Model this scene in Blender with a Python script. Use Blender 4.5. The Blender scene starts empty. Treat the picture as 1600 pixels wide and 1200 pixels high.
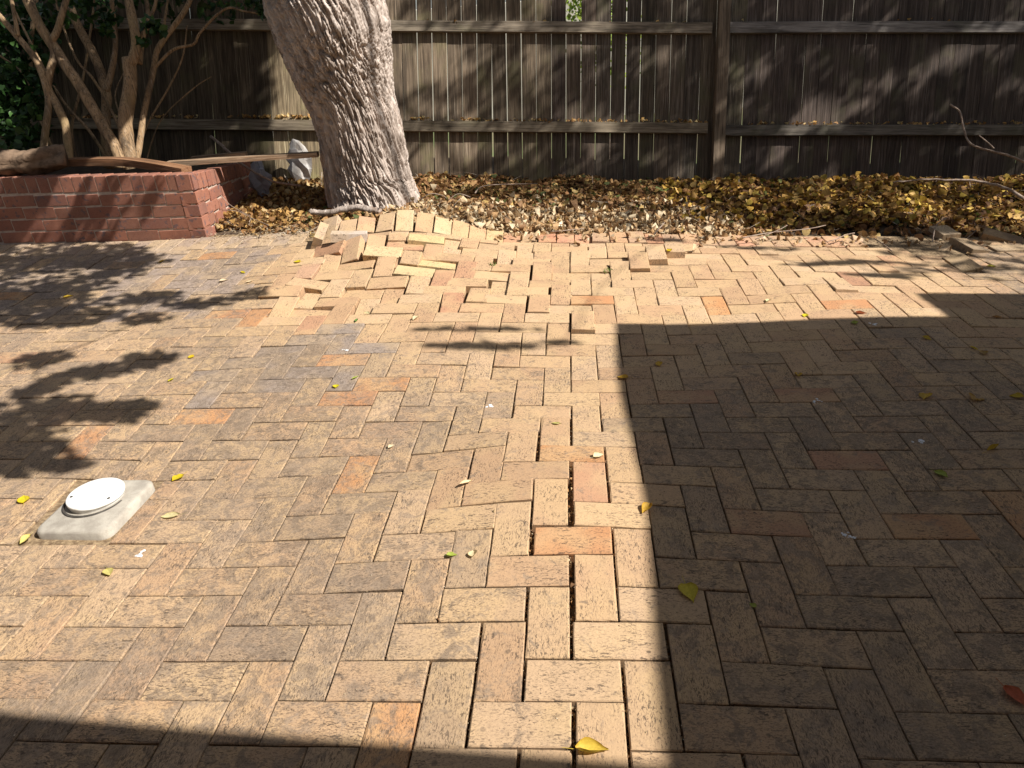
import bpy, math, random
import numpy as np
from mathutils import Vector, Matrix, noise
random.seed(11); rng = np.random.default_rng(11)
S = bpy.context.scene; COL = S.collection
R = math.radians
# ------------------------------------------------------------------ camera
FPX = 1109.34
CAM = np.array([0.15093601, -1.1282237, 1.36955273])
def basis(pitch, yaw, roll):
    cy, sy, cp, sp = math.cos(yaw), math.sin(yaw), math.cos(pitch), math.sin(pitch)
    f = np.array([sy*cp, cy*cp, -sp]); r = np.array([cy, -sy, 0.]); d = np.cross(f, r)
    cr, sr = math.cos(roll), math.sin(roll)
    return cr*r+sr*d, -sr*r+cr*d, f
CR, CD, CF = basis(0.455532, -0.104758, 0.075775)
cam = bpy.data.cameras.new("camera"); camo = bpy.data.objects.new("camera", cam); COL.objects.link(camo)
cam.sensor_width = 36; cam.lens = FPX/1600*36; cam.clip_start = .02; cam.clip_end = 900
M = Matrix.Identity(4)
for i in range(3):
    M[i][0], M[i][1], M[i][2], M[i][3] = CR[i], -CD[i], -CF[i], CAM[i]
camo.matrix_world = M; S.camera = camo
# ------------------------------------------------------------------ light
AZ, EL = R(14), R(45)
SUN = np.array([math.cos(AZ)*math.cos(EL), -math.sin(AZ)*math.cos(EL), math.sin(EL)])   # towards the sun
W = bpy.data.worlds.new("World"); S.world = W; W.use_nodes = True
wn = W.node_tree; bg = wn.nodes["Background"]
sk = wn.nodes.new("ShaderNodeTexSky"); sk.sky_type = 'NISHITA'; sk.sun_disc = False
sk.sun_elevation = EL; sk.sun_rotation = math.atan2(SUN[0], SUN[1]); sk.air_density = 1.0; sk.dust_density = 1.5
hs_ = wn.nodes.new('ShaderNodeHueSaturation'); hs_.inputs['Saturation'].default_value = .45; wn.links.new(sk.outputs[0], hs_.inputs['Color']); wn.links.new(hs_.outputs[0], bg.inputs[0]); bg.inputs[1].default_value = 0.054
sun = bpy.data.lights.new("sun", 'SUN'); sun.energy = 5.0; sun.angle = R(0.53); sun.color = (1.0, .95, .87)
so = bpy.data.objects.new("sun", sun); COL.objects.link(so)
so.rotation_euler = Vector(SUN).to_track_quat('Z', 'Y').to_euler(); so.location = (8, -4, 9)
S.view_settings.view_transform = 'Standard'; S.view_settings.look = 'None'
S.view_settings.exposure = 0.80; S.view_settings.gamma = 1; S.view_settings.use_curve_mapping = False
S.render.engine = 'CYCLES'
# ------------------------------------------------------------------ survey helpers
def at(px, py, D):                       # a point of the site from its bearing and its distance along the view
    return CAM+D*(CF+CR*(px-800)/FPX+CD*(py-600)/FPX)
def proj(P):
    q = np.asarray(P)-CAM; z = q@CF
    return 800+FPX*(q@CR)/z, 600+FPX*(q@CD)/z, z
U = .1165
PT=[(0,1,0.014),(0,0,0.004),(2,1,0.016),(3,1,0.012),(1,2,0.032),(3,2,0.018),(2,-1,0.002),(3,-1,0),(3,0,0.004),(4,0,0.004),(4,2,0.012),(4,3,0.008),(4,1,0.01),(6,0,-0.012),(6,1,-0.01),(5,2,0.01),(7,2,-0.008),(7,1,-0.012),(6,3,0.002),(8,3,-0.012),(8,2,-0.012),(9,3,-0.016),(9,1,-0.016),(8,1,-0.014),(8,0,-0.02),(-1,2,0.022),(-1,0,0.002),(-3,2,0.018),(-1,1,0.01),(-3,1,0.008),(-2,1,0.008),(-2,-1,-0.008),(-1,-1,-0.006),(-4,1,0.004),(-4,0,-0.002),(-2,0,0.002),(-5,0,-0.006),(-5,-1,-0.008),(-3,0,-0.002),(-4,3,0.014),(-5,2,0.008),(-6,3,0.012),(-6,2,0.004),(-6,1,-0.004),(-8,1,-0.004),(-8,0,-0.008),(-6,0,-0.008),(-9,2,-0.006),(-9,0,-0.006),(-8,2,-0.004),(-8,3,0.002),(-7,3,0.004),(-7,2,0),(-10,3,-0.006),(-10,2,-0.006),(-11,2,-0.004),(-11,1,0.002),(-9,1,-0.008),(-10,1,-0.006),(-10,0,-0.002),(-10,-1,-0.002),(-9,-1,-0.002),(-9,4,0.004),(-7,4,0.006),(-10,5,0.002),(-12,5,0.01),(-12,4,0.006),(-11,6,-0.002),(-9,6,0.002),(-10,7,0),(-10,8,0.008),(-10,9,0.012),(8,4,-0.006),(7,4,-0.002),(7,6,0.002),(8,6,0),(8,5,-0.006),(10,5,-0.01),(10,4,-0.016),(9,6,-0.002),(11,6,-0.016),(11,5,-0.018),(10,7,-0.006),(12,7,-0.014),(11,8,-0.006),(12,9,-0.004),(13,10,-0.002),(6,7,0.014),(8,7,0.006),(7,8,0.018),(9,8,0.004),(8,9,0.01),(10,9,0),(9,10,0.008),(11,10,0.004),(10,11,0.01),(11,12,0.012),(13,12,0),(-1,8,0.07),(1,8,0.062),(-1,7,0.078),(1,7,0.072),(0,7,0.068),(0,5,0.062),(1,5,0.058),(0,4,0.05),(2,4,0.05),(2,5,0.054),(3,5,0.038),(1,6,0.066),(3,6,0.044),(2,7,0.052),(4,7,0.024),(4,6,0.024),(2,8,0.054),(3,8,0.036),(5,8,0.02),(2,9,0.038),(3,9,0.032),(0,9,0.052),(4,9,0.028),(6,9,0.018),(3,10,0.03),(4,10,0.028),(1,10,0.034),(2,11,0.026),(4,11,0.02),(3,12,0.018),(5,12,0.01),(4,13,0.016),(6,13,0.012),(0,11,0.024),(-1,12,0.026),(1,12,0.014),(0,13,0.016),(2,13,0.006),(1,14,0.014),(3,14,0.004),(2,15,0.02),(4,15,0.01),(3,16,0.024),(5,16,0.018),(4,17,0.022),(6,17,0.016),(5,18,0.028),(7,18,0.014),(6,19,0.014),(8,19,0.012),(7,20,0.026),(9,20,0.02),(8,21,0.03),(10,21,0.02),(9,22,0.048),(11,22,0.034),(10,23,0.054),(12,23,0.04),(11,24,0.06),(12,25,0.054),(13,26,0.058),(0,15,0.036),(-1,16,0.058),(1,16,0.04),(-12.94,30.54,0.278),(-10.72,30.68,0.294),(-9.54,30.57,0.305),(-8.41,30.56,0.309),(-7.27,30.57,0.287),(-6.22,30.59,0.257),(-5.24,30.59,0.225),(-4.27,30.6,0.19),(-3.3,30.64,0.166),(-2.32,30.63,0.148),(-1.33,30.6,0.14),(-0.28,30.59,0.143),(0.76,30.62,0.134),(1.77,30.6,0.118),(-8.45,28.52,0.261),(-6.83,28.47,0.24),(-11.67,26.16,0.183),(-10.15,25.67,0.176),(-9.57,27.91,0.236),(-8.82,26.5,0.232),(-8.44,25.07,0.186),(-7.87,27.59,0.224),(-7.14,25.57,0.215),(-6.85,24.67,0.161),(-6.26,26.95,0.199),(-5.39,28.14,0.18),(-5.79,25.71,0.162),(-7.96,23.38,0.148),(-6.36,23.04,0.139),(-5.29,23.92,0.139),(-3.83,27.54,0.157),(-4.27,25.06,0.144),(-2.82,24.58,0.114),(-2.35,27.03,0.128),(-1.4,28.02,0.128),(0.07,27.53,0.117),(-0.39,25.01,0.095),(1.08,24.56,0.083),(1.54,27.01,0.111),(-3.3,22.01,0.106),(-2.35,23.05,0.089),(-0.4,21.03,0.065),(0.59,22.07,0.065),(-4.43,21.04,0.104),(1.54,19.07,0.068),(3.52,25.01,0.095),(4.52,26,0.101),(5.51,27.04,0.107),(6.56,27.98,0.102),(2.53,24.04,0.073),(4.5,22.04,0.054),(-13.06,22.51,0.158),(-12.44,20.98,0.118),(-12.58,25.09,0.18),(-12.06,23.55,0.156),(-8.46,21.04,0.092),(-11.04,20.56,0.087),(-9.02,22.57,0.113),(-7.47,22.03,0.107),(-11.51,22.03,0.11),(-20.2,29.6,0.19),(-15.23,29.6,0.169),(-20.15,31.6,0.217),(-16.34,31.6,0.204),(-34.61,31.6,0.229),(-13.97,21,0.117),(-14.99,20,0.101),(-13.91,18,0.088),(-11.95,18,0.076),(-16.96,19,0.117),(-17.09,20,0.111),(-17.92,18,0.123),(-17.38,21,0.098),(12.5,29.6,0.031),(13.46,29.6,0.025),(16.5,29.6,-0.002),(13.52,31.6,0.03),(16.54,31.2,-0.012),(-18.52,42.15,0.359),(-9.69,42.53,0.23),(1.49,43.27,0.126),(11.51,43.98,0.046),(20.14,44.77,0.017),(29.45,45.43,-0.057),(34.11,45.81,-0.085),(-22.73,41.54,0.319)]
POSES=[('S1','V',-1.5079,3.5582,0.2784,0.0828,0.4932,-0.289),('S2','V',-1.3738,3.5594,0.2933,0.183,0.1182,-0.0587),('S3','V',-1.2492,3.574,0.2937,0.1607,0.1958,0.2409),('S4','V',-1.1115,3.5615,0.3051,0.0486,0.2985,-0.1358),('S5','V',-0.9796,3.5599,0.3089,0.0897,0.4225,0.1079),('S6','V',-0.8469,3.5613,0.2875,0.0601,0.3391,0.2073),('S7','V',-0.7249,3.5633,0.2571,0.0721,0.2215,0.2934),('S8','V',-0.6102,3.5642,0.2245,0.0484,0.2558,0.3784),('S9','V',-0.4974,3.5647,0.1902,0.0434,0.1996,0.329),('S10','V',-0.3848,3.57,0.1659,0.036,0.1681,0.1743),('S11','V',-0.2703,3.5687,0.148,0.0496,0.0935,0.0881),('S12','V',-0.1545,3.5653,0.1401,0.0374,0.0792,0.0898),('S13','V',-0.0325,3.5641,0.1427,0.0274,-0.0191,0.0556),('S14','V',0.0885,3.5671,0.1344,-0.0007,0.0098,0.0642),('S15','V',0.2066,3.5644,0.1184,-0.0187,0.0287,0.1024),('X1','h',-0.9843,3.3221,0.2613,0.1614,0.1591,0.1004),('X2','H',-0.7955,3.3169,0.2399,0.1165,0.1156,0.199),('P1','H',-1.293,3.3111,0.3058,0.2327,-0.0517,0.1064),('P2','H',-1.4187,3.2095,0.2287,-0.1495,0.4592,-0.2575),('P3','V',-1.2483,3.1554,0.2368,0.0759,0.4169,-0.2809),('P4','V',-1.3594,3.0473,0.1832,0.0957,0.2314,0.0183),('P5','H',-1.1829,2.9906,0.1764,0.0271,0.1334,-0.1024),('P6','V',-1.1148,3.2517,0.2359,0.0753,0.2909,0.1588),('P7','H',-1.0277,3.0873,0.2318,-0.0154,0.2963,0.1368),('P8','V',-0.983,2.9203,0.1857,0.0615,0.2303,0.0419),('P9','H',-0.9169,3.214,0.2235,0.1136,0.1001,0.1397),('P10','h',-0.8323,2.9789,0.2155,-0.1763,0.4751,0.1355),('P11','H',-0.7978,2.8737,0.1614,-0.0484,0.1388,0.1559),('P12','V',-0.7298,3.1396,0.1986,0.0309,0.1577,0.1326),('P13','V',-0.6274,3.2787,0.1802,0.0479,0.1768,0.1765),('P14','H',-0.6747,2.9951,0.162,0.0275,0.0405,0.1881),('P15','H',-0.9274,2.7241,0.1485,-0.0149,0.2824,-0.0246),('P16','V',-0.7413,2.6843,0.1386,0.0371,0.1176,0.0984),('P17','V',-0.6161,2.787,0.1388,0.0022,0.1123,0.0779),('Q1','H',-0.4467,3.208,0.1572,-0.0451,0.2067,0.0962),('Q3','V',-0.4969,2.9192,0.1436,-0.0055,0.1528,0.108),('Q4','H',-0.3283,2.864,0.1142,-0.0287,0.1119,0.1399),('Q5','V',-0.2736,3.1489,0.1278,0.0108,0.2318,0.1215),('Q6','V',-0.1627,3.2649,0.1281,0.0151,0.125,0.0769),('Q7','H',0.0085,3.2075,0.1175,-0.0197,0.2108,0.0548),('Q8','V',-0.0451,2.9142,0.1153,-0.016,0.1884,0.0537),('Q9','H',0.1255,2.8617,0.083,-0.0288,0.1715,0.0521),('Q10','V',0.1791,3.1472,0.1109,-0.0297,0.1753,0.0377),('Q11','V',-0.3846,2.5643,0.1063,0.0066,-0.0136,0.078),('Q12','V',-0.274,2.6858,0.0889,0.0119,0.0584,0.0823),('Q13','V',-0.0471,2.4495,0.085,-0.0014,0.0556,0.0636),('Q14','V',0.0692,2.5709,0.0846,-0.0198,0.1473,0.0597),('Q16','V',-0.5156,2.4516,0.1043,0.0446,0.1643,0.0807),('Q15','V',0.1798,2.2216,0.0683,-0.0101,0.0441,0.0591),('R1','V',0.4098,2.9137,0.0952,-0.0189,0.2263,0.017),('R2','V',0.5261,3.0288,0.1215,-0.0081,0.1382,0.0306),('R3','V',0.6418,3.1497,0.1273,-0.0138,0.0713,0.0265),('R4','V',0.7644,3.2596,0.1221,-0.0492,-0.0433,0.0305),('R5','V',0.2953,2.8004,0.0732,-0.0032,0.1052,0.0521),('R6','V',0.5243,2.5678,0.0538,-0.0133,0.1084,0.0148),('T1','H',-1.5218,2.6226,0.1575,-0.0166,0.2244,0.0347),('T2','V',-1.4493,2.4441,0.1178,0.0023,0.2202,0.0785),('T3','V',-1.4657,2.9227,0.18,0.037,0.0746,0.0569),('T4','H',-1.4045,2.7435,0.1558,-0.1715,0.0623,0.1344),('T5','V',-0.9854,2.4511,0.0923,0.0477,0.1187,0.04),('T6','H',-1.2867,2.3957,0.0868,-0.1108,0.1644,0.0538),('T7','H',-1.0503,2.6298,0.1126,-0.0503,0.1466,-0.0053),('T8','V',-0.8697,2.566,0.1075,0.0563,0.1237,0.0332),('T9','V',-1.3412,2.5667,0.11,0.0348,0.0262,0.1075)]

PTA = np.array(PT)
GX = np.arange(-44, 38.1, .5); GY = np.arange(-10, 56.1, .5)
def _grid():
    gx, gy = np.meshgrid(GX, GY, indexing='ij'); q = np.c_[gx.ravel(), gy.ravel()]; out = np.empty(len(q))
    for a in range(0, len(q), 2000):
        c = q[a:a+2000]; dx = PTA[None, :, 0]-c[:, None, 0]; dy = PTA[None, :, 1]-c[:, None, 1]; d2 = dx*dx+dy*dy
        s = np.maximum(1.2, np.sqrt(np.sort(d2, 1)[:, 7])*.8)[:, None]
        w = np.exp(-d2/(2*s*s))+1e-9; sw = w.sum(1)
        A = np.stack([np.ones_like(dx), dx, dy], 2); Mx = np.einsum('nki,nk,nkj->nij', A, w, A)
        Mx[:, 0, 0] += 1e-9; Mx[:, 1, 1] += 4*sw; Mx[:, 2, 2] += 4*sw
        b = np.einsum('nki,nk,k->ni', A, w, PTA[:, 2]); out[a:a+2000] = np.linalg.solve(Mx, b[..., None])[:, 0, 0]
    return out.reshape(gx.shape)
GZ = _grid()
def fz(x, y):                            # height of the ground, x and y in paver modules
    x = np.clip((np.asarray(x, float)-GX[0])*2, 0, len(GX)-1.001); y = np.clip((np.asarray(y, float)-GY[0])*2, 0, len(GY)-1.001)
    i = x.astype(int); j = y.astype(int); a = x-i; b = y-j
    return (GZ[i, j]*(1-a)+GZ[i+1, j]*a)*(1-b)+(GZ[i, j+1]*(1-a)+GZ[i+1, j+1]*a)*b
def hz(x, y): return fz(np.asarray(x)/U, np.asarray(y)/U)     # the same in metres
# ------------------------------------------------------------------ object helpers
def tagit(o, label=None, cat=None, group=None, kind=None):
    if label: o['label'] = label
    if cat: o['category'] = cat
    if group: o['group'] = group
    if kind: o['kind'] = kind
    return o
def link(name, me, mat=None, parent=None, loc=None):
    o = bpy.data.objects.new(name, me); COL.objects.link(o)
    if mat and me: me.materials.append(mat)
    if parent: o.parent = parent
    if loc is not None: o.location = loc
    return o
def mesh(name, v, f, mat=None, parent=None, smooth=False, attrs=None, loc=None):
    me = bpy.data.meshes.new(name); me.from_pydata([tuple(map(float, a)) for a in v], [], [tuple(map(int, a)) for a in f]); 
    if attrs:
        for k, (ty, data) in attrs.items():
            at_ = me.attributes.new(k, ty, 'POINT'); d = np.asarray(data, np.float32).ravel()
            at_.data.foreach_set('color' if ty == 'FLOAT_COLOR' else 'vector' if ty == 'FLOAT_VECTOR' else 'value', d)
    if smooth: me.polygons.foreach_set('use_smooth', [True]*len(me.polygons))
    me.update(); return link(name, me, mat, parent, loc)
def empty(name, loc, label, cat, group=None):
    o = bpy.data.objects.new(name, None); COL.objects.link(o); o.location = loc; return tagit(o, label, cat, group)
def structure(o): o['kind'] = 'structure'; return o
def rotm(a, b, c):
    ca, sa, cb, sb, cc, sc = math.cos(a), math.sin(a), math.cos(b), math.sin(b), math.cos(c), math.sin(c)
    return np.array([[ca, -sa, 0], [sa, ca, 0], [0, 0, 1]])@np.array([[1, 0, 0], [0, cb, -sb], [0, sb, cb]])@np.array([[cc, 0, sc], [0, 1, 0], [-sc, 0, cc]])
def box(sx, sy, sz, ch=.002, jit=0):     # chamfered box centred on the origin
    v = []; 
    for (z, k) in ((-sz/2, 1), (-sz/2+ch, 0), (sz/2-ch, 0), (sz/2, 1)):
        for (a, b) in ((-1, -1), (1, -1), (1, 1), (-1, 1)):
            v.append((a*(sx/2-ch*k)+random.uniform(-jit, jit), b*(sy/2-ch*k)+random.uniform(-jit, jit), z))
    f = [(3, 2, 1, 0), (12, 13, 14, 15)]
    for l in range(3):
        for i in range(4): j = (i+1) % 4; f.append((l*4+i, l*4+j, l*4+4+j, l*4+4+i))
    return np.array(v), f
def tube(path, rad, n=10, wob=0, cap=True, uvs=None):
    P = [Vector(p) for p in path]; v = []; f = []
    up = Vector((0, 0, 1)); t0 = (P[1]-P[0]).normalized()
    side = t0.cross(up if abs(t0.z) < .9 else Vector((0, 1, 0))).normalized()
    for i, p in enumerate(P):
        t = (P[min(i+1, len(P)-1)]-P[max(i-1, 0)]).normalized()
        side = (side-t*side.dot(t)).normalized(); b = t.cross(side)
        for k in range(n):
            a = 2*math.pi*k/n; r = rad[i]*(1+(wob*noise.noise(p*9+Vector((math.cos(a), math.sin(a), 0))*1.5) if wob else 0))
            v.append(p+side*math.cos(a)*r+b*math.sin(a)*r)
    for i in range(len(P)-1):
        for k in range(n): j = (k+1) % n; f.append((i*n+k, i*n+j, i*n+n+j, i*n+n+k))
    if cap: f.append(tuple(range(n-1, -1, -1))); f.append(tuple(range((len(P)-1)*n, len(P)*n)))
    return v, f
def spline(pts, m=6):
    P = [np.array(p, float) for p in pts]; out = []
    for i in range(len(P)-1):
        p0, p1, p2, p3 = P[max(i-1, 0)], P[i], P[i+1], P[min(i+2, len(P)-1)]
        for k in range(m):
            t = k/m; out.append(.5*((2*p1)+(-p0+p2)*t+(2*p0-5*p1+4*p2-p3)*t*t+(-p0+3*p1-3*p2+p3)*t**3))
    out.append(P[-1]); return out
class Multi:                              # collects pieces that end as one mesh
    def __init__(s): s.v = []; s.f = []; s.n = 0; s.a = {}
    def add(s, v, f, **at_):
        s.v.extend(v); s.f.extend([tuple(i+s.n for i in q) for q in f]); s.n += len(v)
        for k, d in at_.items(): s.a.setdefault(k, []).extend(d)
def scatter(name, tv, tf, pos, rot, scl, colr, mat, parent=None, bend=None):   # many copies of a small template in one mesh
    N = len(pos); tv = np.asarray(tv, float); K = len(tv)
    V = np.repeat(tv[None], N, 0)
    if bend is not None:
        V[:, :, 2] += bend[:, 0:1]*V[:, :, 1]**2*2+bend[:, 1:2]*V[:, :, 0]**2*2+bend[:, 2:3]*V[:, :, 0]*V[:, :, 1]*2
    V = V*np.asarray(scl)[:, None, None]; V = np.einsum('nij,nkj->nki', rot, V)+np.asarray(pos)[:, None, :]
    me = bpy.data.meshes.new(name); me.vertices.add(N*K); me.vertices.foreach_set('co', V.ravel().astype(np.float32))
    lens = [len(q) for q in tf]; L = sum(lens); idx = np.concatenate([np.array(q) for q in tf])
    li = (idx[None]+(np.arange(N)*K)[:, None]).ravel()
    me.loops.add(N*L); me.loops.foreach_set('vertex_index', li.astype(np.int32))
    st = np.cumsum([0]+lens[:-1]); ls = (st[None]+(np.arange(N)*L)[:, None]).ravel()
    me.polygons.add(N*len(tf)); me.polygons.foreach_set('loop_start', ls.astype(np.int32))
    try: me.polygons.foreach_set('loop_total', np.tile(lens, N).astype(np.int32))
    except Exception: pass
    a = me.attributes.new('tone', 'FLOAT_COLOR', 'POINT')
    c = np.ones((N, K, 4), np.float32); c[:, :, :3] = np.asarray(colr)[:, None, :]; a.data.foreach_set('color', c.ravel())
    me.update(calc_edges=True); me.validate()
    return link(name, me, mat, parent)
def rots(N, tilt=1.0):                    # random orientations, tilt in radians from lying flat
    out = np.empty((N, 3, 3)); a = rng.uniform(0, 6.283, N); b = rng.normal(0, tilt, N); c = rng.normal(0, tilt, N)
    for i in range(N): out[i] = rotm(a[i], b[i], c[i])
    return out
# ------------------------------------------------------------------ materials
class NT:
    def __init__(s, name):
        s.m = bpy.data.materials.new(name); s.m.use_nodes = True; s.t = s.m.node_tree; s.n = s.t.nodes; s.b = s.n["Principled BSDF"]; s.out = s.n["Material Output"]
        s.b.inputs["Roughness"].default_value = .85; s.b.inputs["Specular IOR Level"].default_value = .25
    def put(s, sock, v):
        if isinstance(v, bpy.types.NodeSocket): s.t.links.new(v, sock)
        elif v is not None:
            if isinstance(v, (tuple, list)) and len(v) == 3 and sock.type == 'RGBA': v = (*v, 1)
            sock.default_value = v
    def attr(s, k): a = s.n.new("ShaderNodeAttribute"); a.attribute_name = k; return a
    def geo(s): return s.n.new("ShaderNodeNewGeometry").outputs["Position"]
    def objc(s): return s.n.new("ShaderNodeTexCoord").outputs["Object"]
    def scale(s, v, sc, off=(0, 0, 0)): a = s.n.new("ShaderNodeMapping"); s.put(a.inputs[0], v); a.inputs["Scale"].default_value = sc; a.inputs["Location"].default_value = off; return a.outputs[0]
    def noise(s, v, sc, det=4, ro=.55, dist=0): a = s.n.new("ShaderNodeTexNoise"); s.put(a.inputs["Vector"], v); a.inputs["Scale"].default_value = sc; a.inputs["Detail"].default_value = det; a.inputs["Roughness"].default_value = ro; a.inputs["Distortion"].default_value = dist; return a.outputs["Fac"]
    def ramp(s, v, lo, hi, a=0., b=1.): m = s.n.new("ShaderNodeMapRange"); m.interpolation_type = 'SMOOTHSTEP'; s.put(m.inputs[0], v); s.put(m.inputs[1], lo); s.put(m.inputs[2], hi); s.put(m.inputs[3], a); s.put(m.inputs[4], b); return m.outputs[0]
    def math(s, op, a, b=0.): m = s.n.new("ShaderNodeMath"); m.operation = op; s.put(m.inputs[0], a); s.put(m.inputs[1], b); return m.outputs[0]
    def mix(s, f, a, b, mode='MIX'): m = s.n.new("ShaderNodeMix"); m.data_type = 'RGBA'; m.blend_type = mode; s.put(m.inputs[0], f); s.put(m.inputs[6], a); s.put(m.inputs[7], b); return m.outputs[2]
    def bump(s, h, st, dist=.002): b = s.n.new("ShaderNodeBump"); s.put(b.inputs["Height"], h); b.inputs["Strength"].default_value = st; b.inputs["Distance"].default_value = dist; s.put(s.b.inputs["Normal"], b.outputs[0]); return b
    def col(s, c): s.put(s.b.inputs["Base Color"], c); return s.m
def paver_mat():
    t = NT("paver"); tone = t.attr('tone'); pc = t.attr('pc').outputs['Vector']; dirt = tone.outputs['Alpha']
    big = t.noise(pc, 21, 9, .76, .7)
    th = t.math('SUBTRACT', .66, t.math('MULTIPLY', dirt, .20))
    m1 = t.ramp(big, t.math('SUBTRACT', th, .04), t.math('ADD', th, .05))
    fine = t.noise(t.scale(pc, (1, 2.6, 1)), 75, 5, .7, .8)
    pit = t.ramp(fine, .56, .72)
    pit2 = t.ramp(t.noise(t.scale(pc, (1, 2.2, 1)), 130, 4, .75, .5), t.math('SUBTRACT', .585, t.math('MULTIPLY', dirt, .11)), t.math('SUBTRACT', .64, t.math('MULTIPLY', dirt, .09)))
    pit3 = t.math('MULTIPLY', t.ramp(t.noise(t.scale(pc, (1, 3, 1)), 60, 3, .6, 1.2), .56, .60), t.ramp(t.noise(pc, 9, 3), .4, .55))
    vein = t.noise(pc, 34, 4, .6, 2.2); vein = t.ramp(t.math('ABSOLUTE', t.math('SUBTRACT', vein, .5)), .0, .035, 1, 0)
    wash = t.noise(pc, 5, 2, .5)
    base = t.mix(t.ramp(wash, .42, .60, 0, .8), tone.outputs['Color'], t.mix(.6, tone.outputs['Color'], (.53, .37, .20)))
    base = t.mix(t.math('MULTIPLY', t.ramp(t.noise(pc, 160, 3, .7), .3, .75), .28), base, (.17, .12, .075))
    dark = t.mix(t.ramp(t.noise(pc, 28, 4, .6), .4, .6), (.15, .115, .088), (.245, .188, .14))
    film = t.ramp(t.noise(pc, 42, 6, .72, .8), .40, .62)
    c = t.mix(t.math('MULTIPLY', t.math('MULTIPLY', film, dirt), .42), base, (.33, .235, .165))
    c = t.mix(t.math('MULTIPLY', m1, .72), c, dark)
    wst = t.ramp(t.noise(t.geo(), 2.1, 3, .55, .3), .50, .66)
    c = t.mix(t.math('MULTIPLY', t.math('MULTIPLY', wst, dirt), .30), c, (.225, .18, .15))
    c = t.mix(t.math('MULTIPLY', pit2, .58), c, (.11, .078, .055)); c = t.mix(t.math('MULTIPLY', pit3, .75), c, (.06, .044, .034))
    c = t.mix(t.math('MULTIPLY', t.math('MULTIPLY', vein, m1), .35), c, base)
    spots = t.n.new("ShaderNodeTexVoronoi"); t.put(spots.inputs["Vector"], pc); spots.inputs["Scale"].default_value = 22
    sp = t.math('MULTIPLY', t.ramp(spots.outputs["Distance"], .10, .2, 1, 0), t.ramp(t.noise(pc, 8, 2), .55, .62))
    c = t.mix(t.math('MULTIPLY', sp, .6), c, (.09, .07, .055))
    t.bump(t.math('ADD', t.math('MULTIPLY', fine, -.6), t.math('MULTIPLY', t.noise(pc, 240, 3, .7), .5)), .45, .0016)
    return t.col(c)
def brick_mat():
    t = NT("red_brick"); tone = t.attr('tone').outputs['Color']; pc = t.attr('pc').outputs['Vector']
    c = t.mix(t.ramp(t.noise(pc, 30, 5, .65), .35, .7, 0, .5), tone, (.20, .075, .05))
    c = t.mix(t.ramp(t.noise(t.geo(), 3.5, 4, .6), .45, .68, 0, .5), c, (.13, .07, .055)); sp = t.ramp(t.noise(pc, 26, 2, .5), .60, .66); c = t.mix(t.math('MULTIPLY', sp, .8), c, (.09, .07, .08))
    c = t.mix(t.ramp(t.noise(pc, 200, 3, .7), .4, .75, 0, .35), c, (.48, .26, .19))
    t.bump(t.noise(pc, 160, 4, .7), .5, .0015); return t.col(c)
def wood_mat(name, a, b, moss, sc=1., rough=.85):
    t = NT(name); pc = t.attr('pc').outputs['Vector']; tone = t.attr('tone').outputs['Color']
    st = t.noise(t.scale(pc, (60*sc, 60*sc, 2.2*sc)), 1, 5, .65, .4); st2 = t.noise(t.scale(pc, (220*sc, 220*sc, 5*sc)), 1, 3, .6)
    c = t.mix(t.ramp(st, .3, .7), a, b)
    c = t.mix(t.ramp(t.noise(t.scale(pc, (9, 9, 1.6)), 1, 4, .6), .45, .7, 0, .75), c, (.045, .035, .028))
    c = t.mix(t.ramp(st2, .50, .64, 0, .7), c, (.035, .028, .022)); c = t.mix(t.ramp(t.noise(t.scale(pc, (130*sc, 130*sc, 1.7*sc), (3, 1, 2)), 1, 3, .6), .60, .70, 0, .55), c, (.40, .34, .28))
    c = t.mix(t.ramp(t.noise(pc, 3.2, 4, .6), .5, .72, 0, .55), c, moss)
    c = t.mix(1.0, c, tone, 'MULTIPLY')
    t.bump(t.math('ADD', st, t.math('MULTIPLY', st2, .6)), .6, .004); return t.col(c)
def tone_mat(name, trans=0., rough=.6, grain=60., var=.5):
    t = NT(name); tone = t.attr('tone').outputs['Color']; g = t.geo()
    c = t.mix(t.ramp(t.noise(g, grain, 3, .6), .35, .7, 0, var), tone, t.mix(1., tone, (.45, .4, .35), 'MULTIPLY'))
    t.b.inputs["Roughness"].default_value = rough; t.col(c)
    if trans:
        tr = t.n.new("ShaderNodeBsdfTranslucent"); t.put(tr.inputs[0], c); ms = t.n.new("ShaderNodeMixShader"); ms.inputs[0].default_value = trans
        t.t.links.new(t.b.outputs[0], ms.inputs[1]); t.t.links.new(tr.outputs[0], ms.inputs[2]); t.t.links.new(ms.outputs[0], t.out.inputs[0])
    return t.m
def flat_mat(name, a, b, sc, rough=.85, bs=.4, bsc=80., det=5):
    t = NT(name); g = t.geo(); t.b.inputs["Roughness"].default_value = rough
    c = t.mix(t.ramp(t.noise(g, sc, det, .65), .35, .68), a, b); t.bump(t.noise(g, bsc, 5, .65), bs, .003); return t.col(c)
def bark_mat():
    t = NT("tree_bark"); g = t.geo(); pc = t.attr('pc').outputs['Vector']
    c = t.mix(t.ramp(t.noise(t.scale(pc, (14, 14, 3)), 1, 5, .65), .35, .68), (.46, .385, .335), (.20, .158, .13))
    c = t.mix(t.ramp(t.noise(t.scale(pc, (60, 60, 9)), 1, 4, .6), .5, .7, 0, .7), c, (.60, .53, .48))
    c = t.mix(t.ramp(t.noise(g, 5, 3), .55, .75, 0, .35), c, (.26, .15, .09))
    t.bump(t.noise(t.scale(pc, (90, 90, 14)), 1, 5, .7), .9, .006); return t.col(c)
MP = paver_mat(); MB = brick_mat(); MK = bark_mat()
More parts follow.
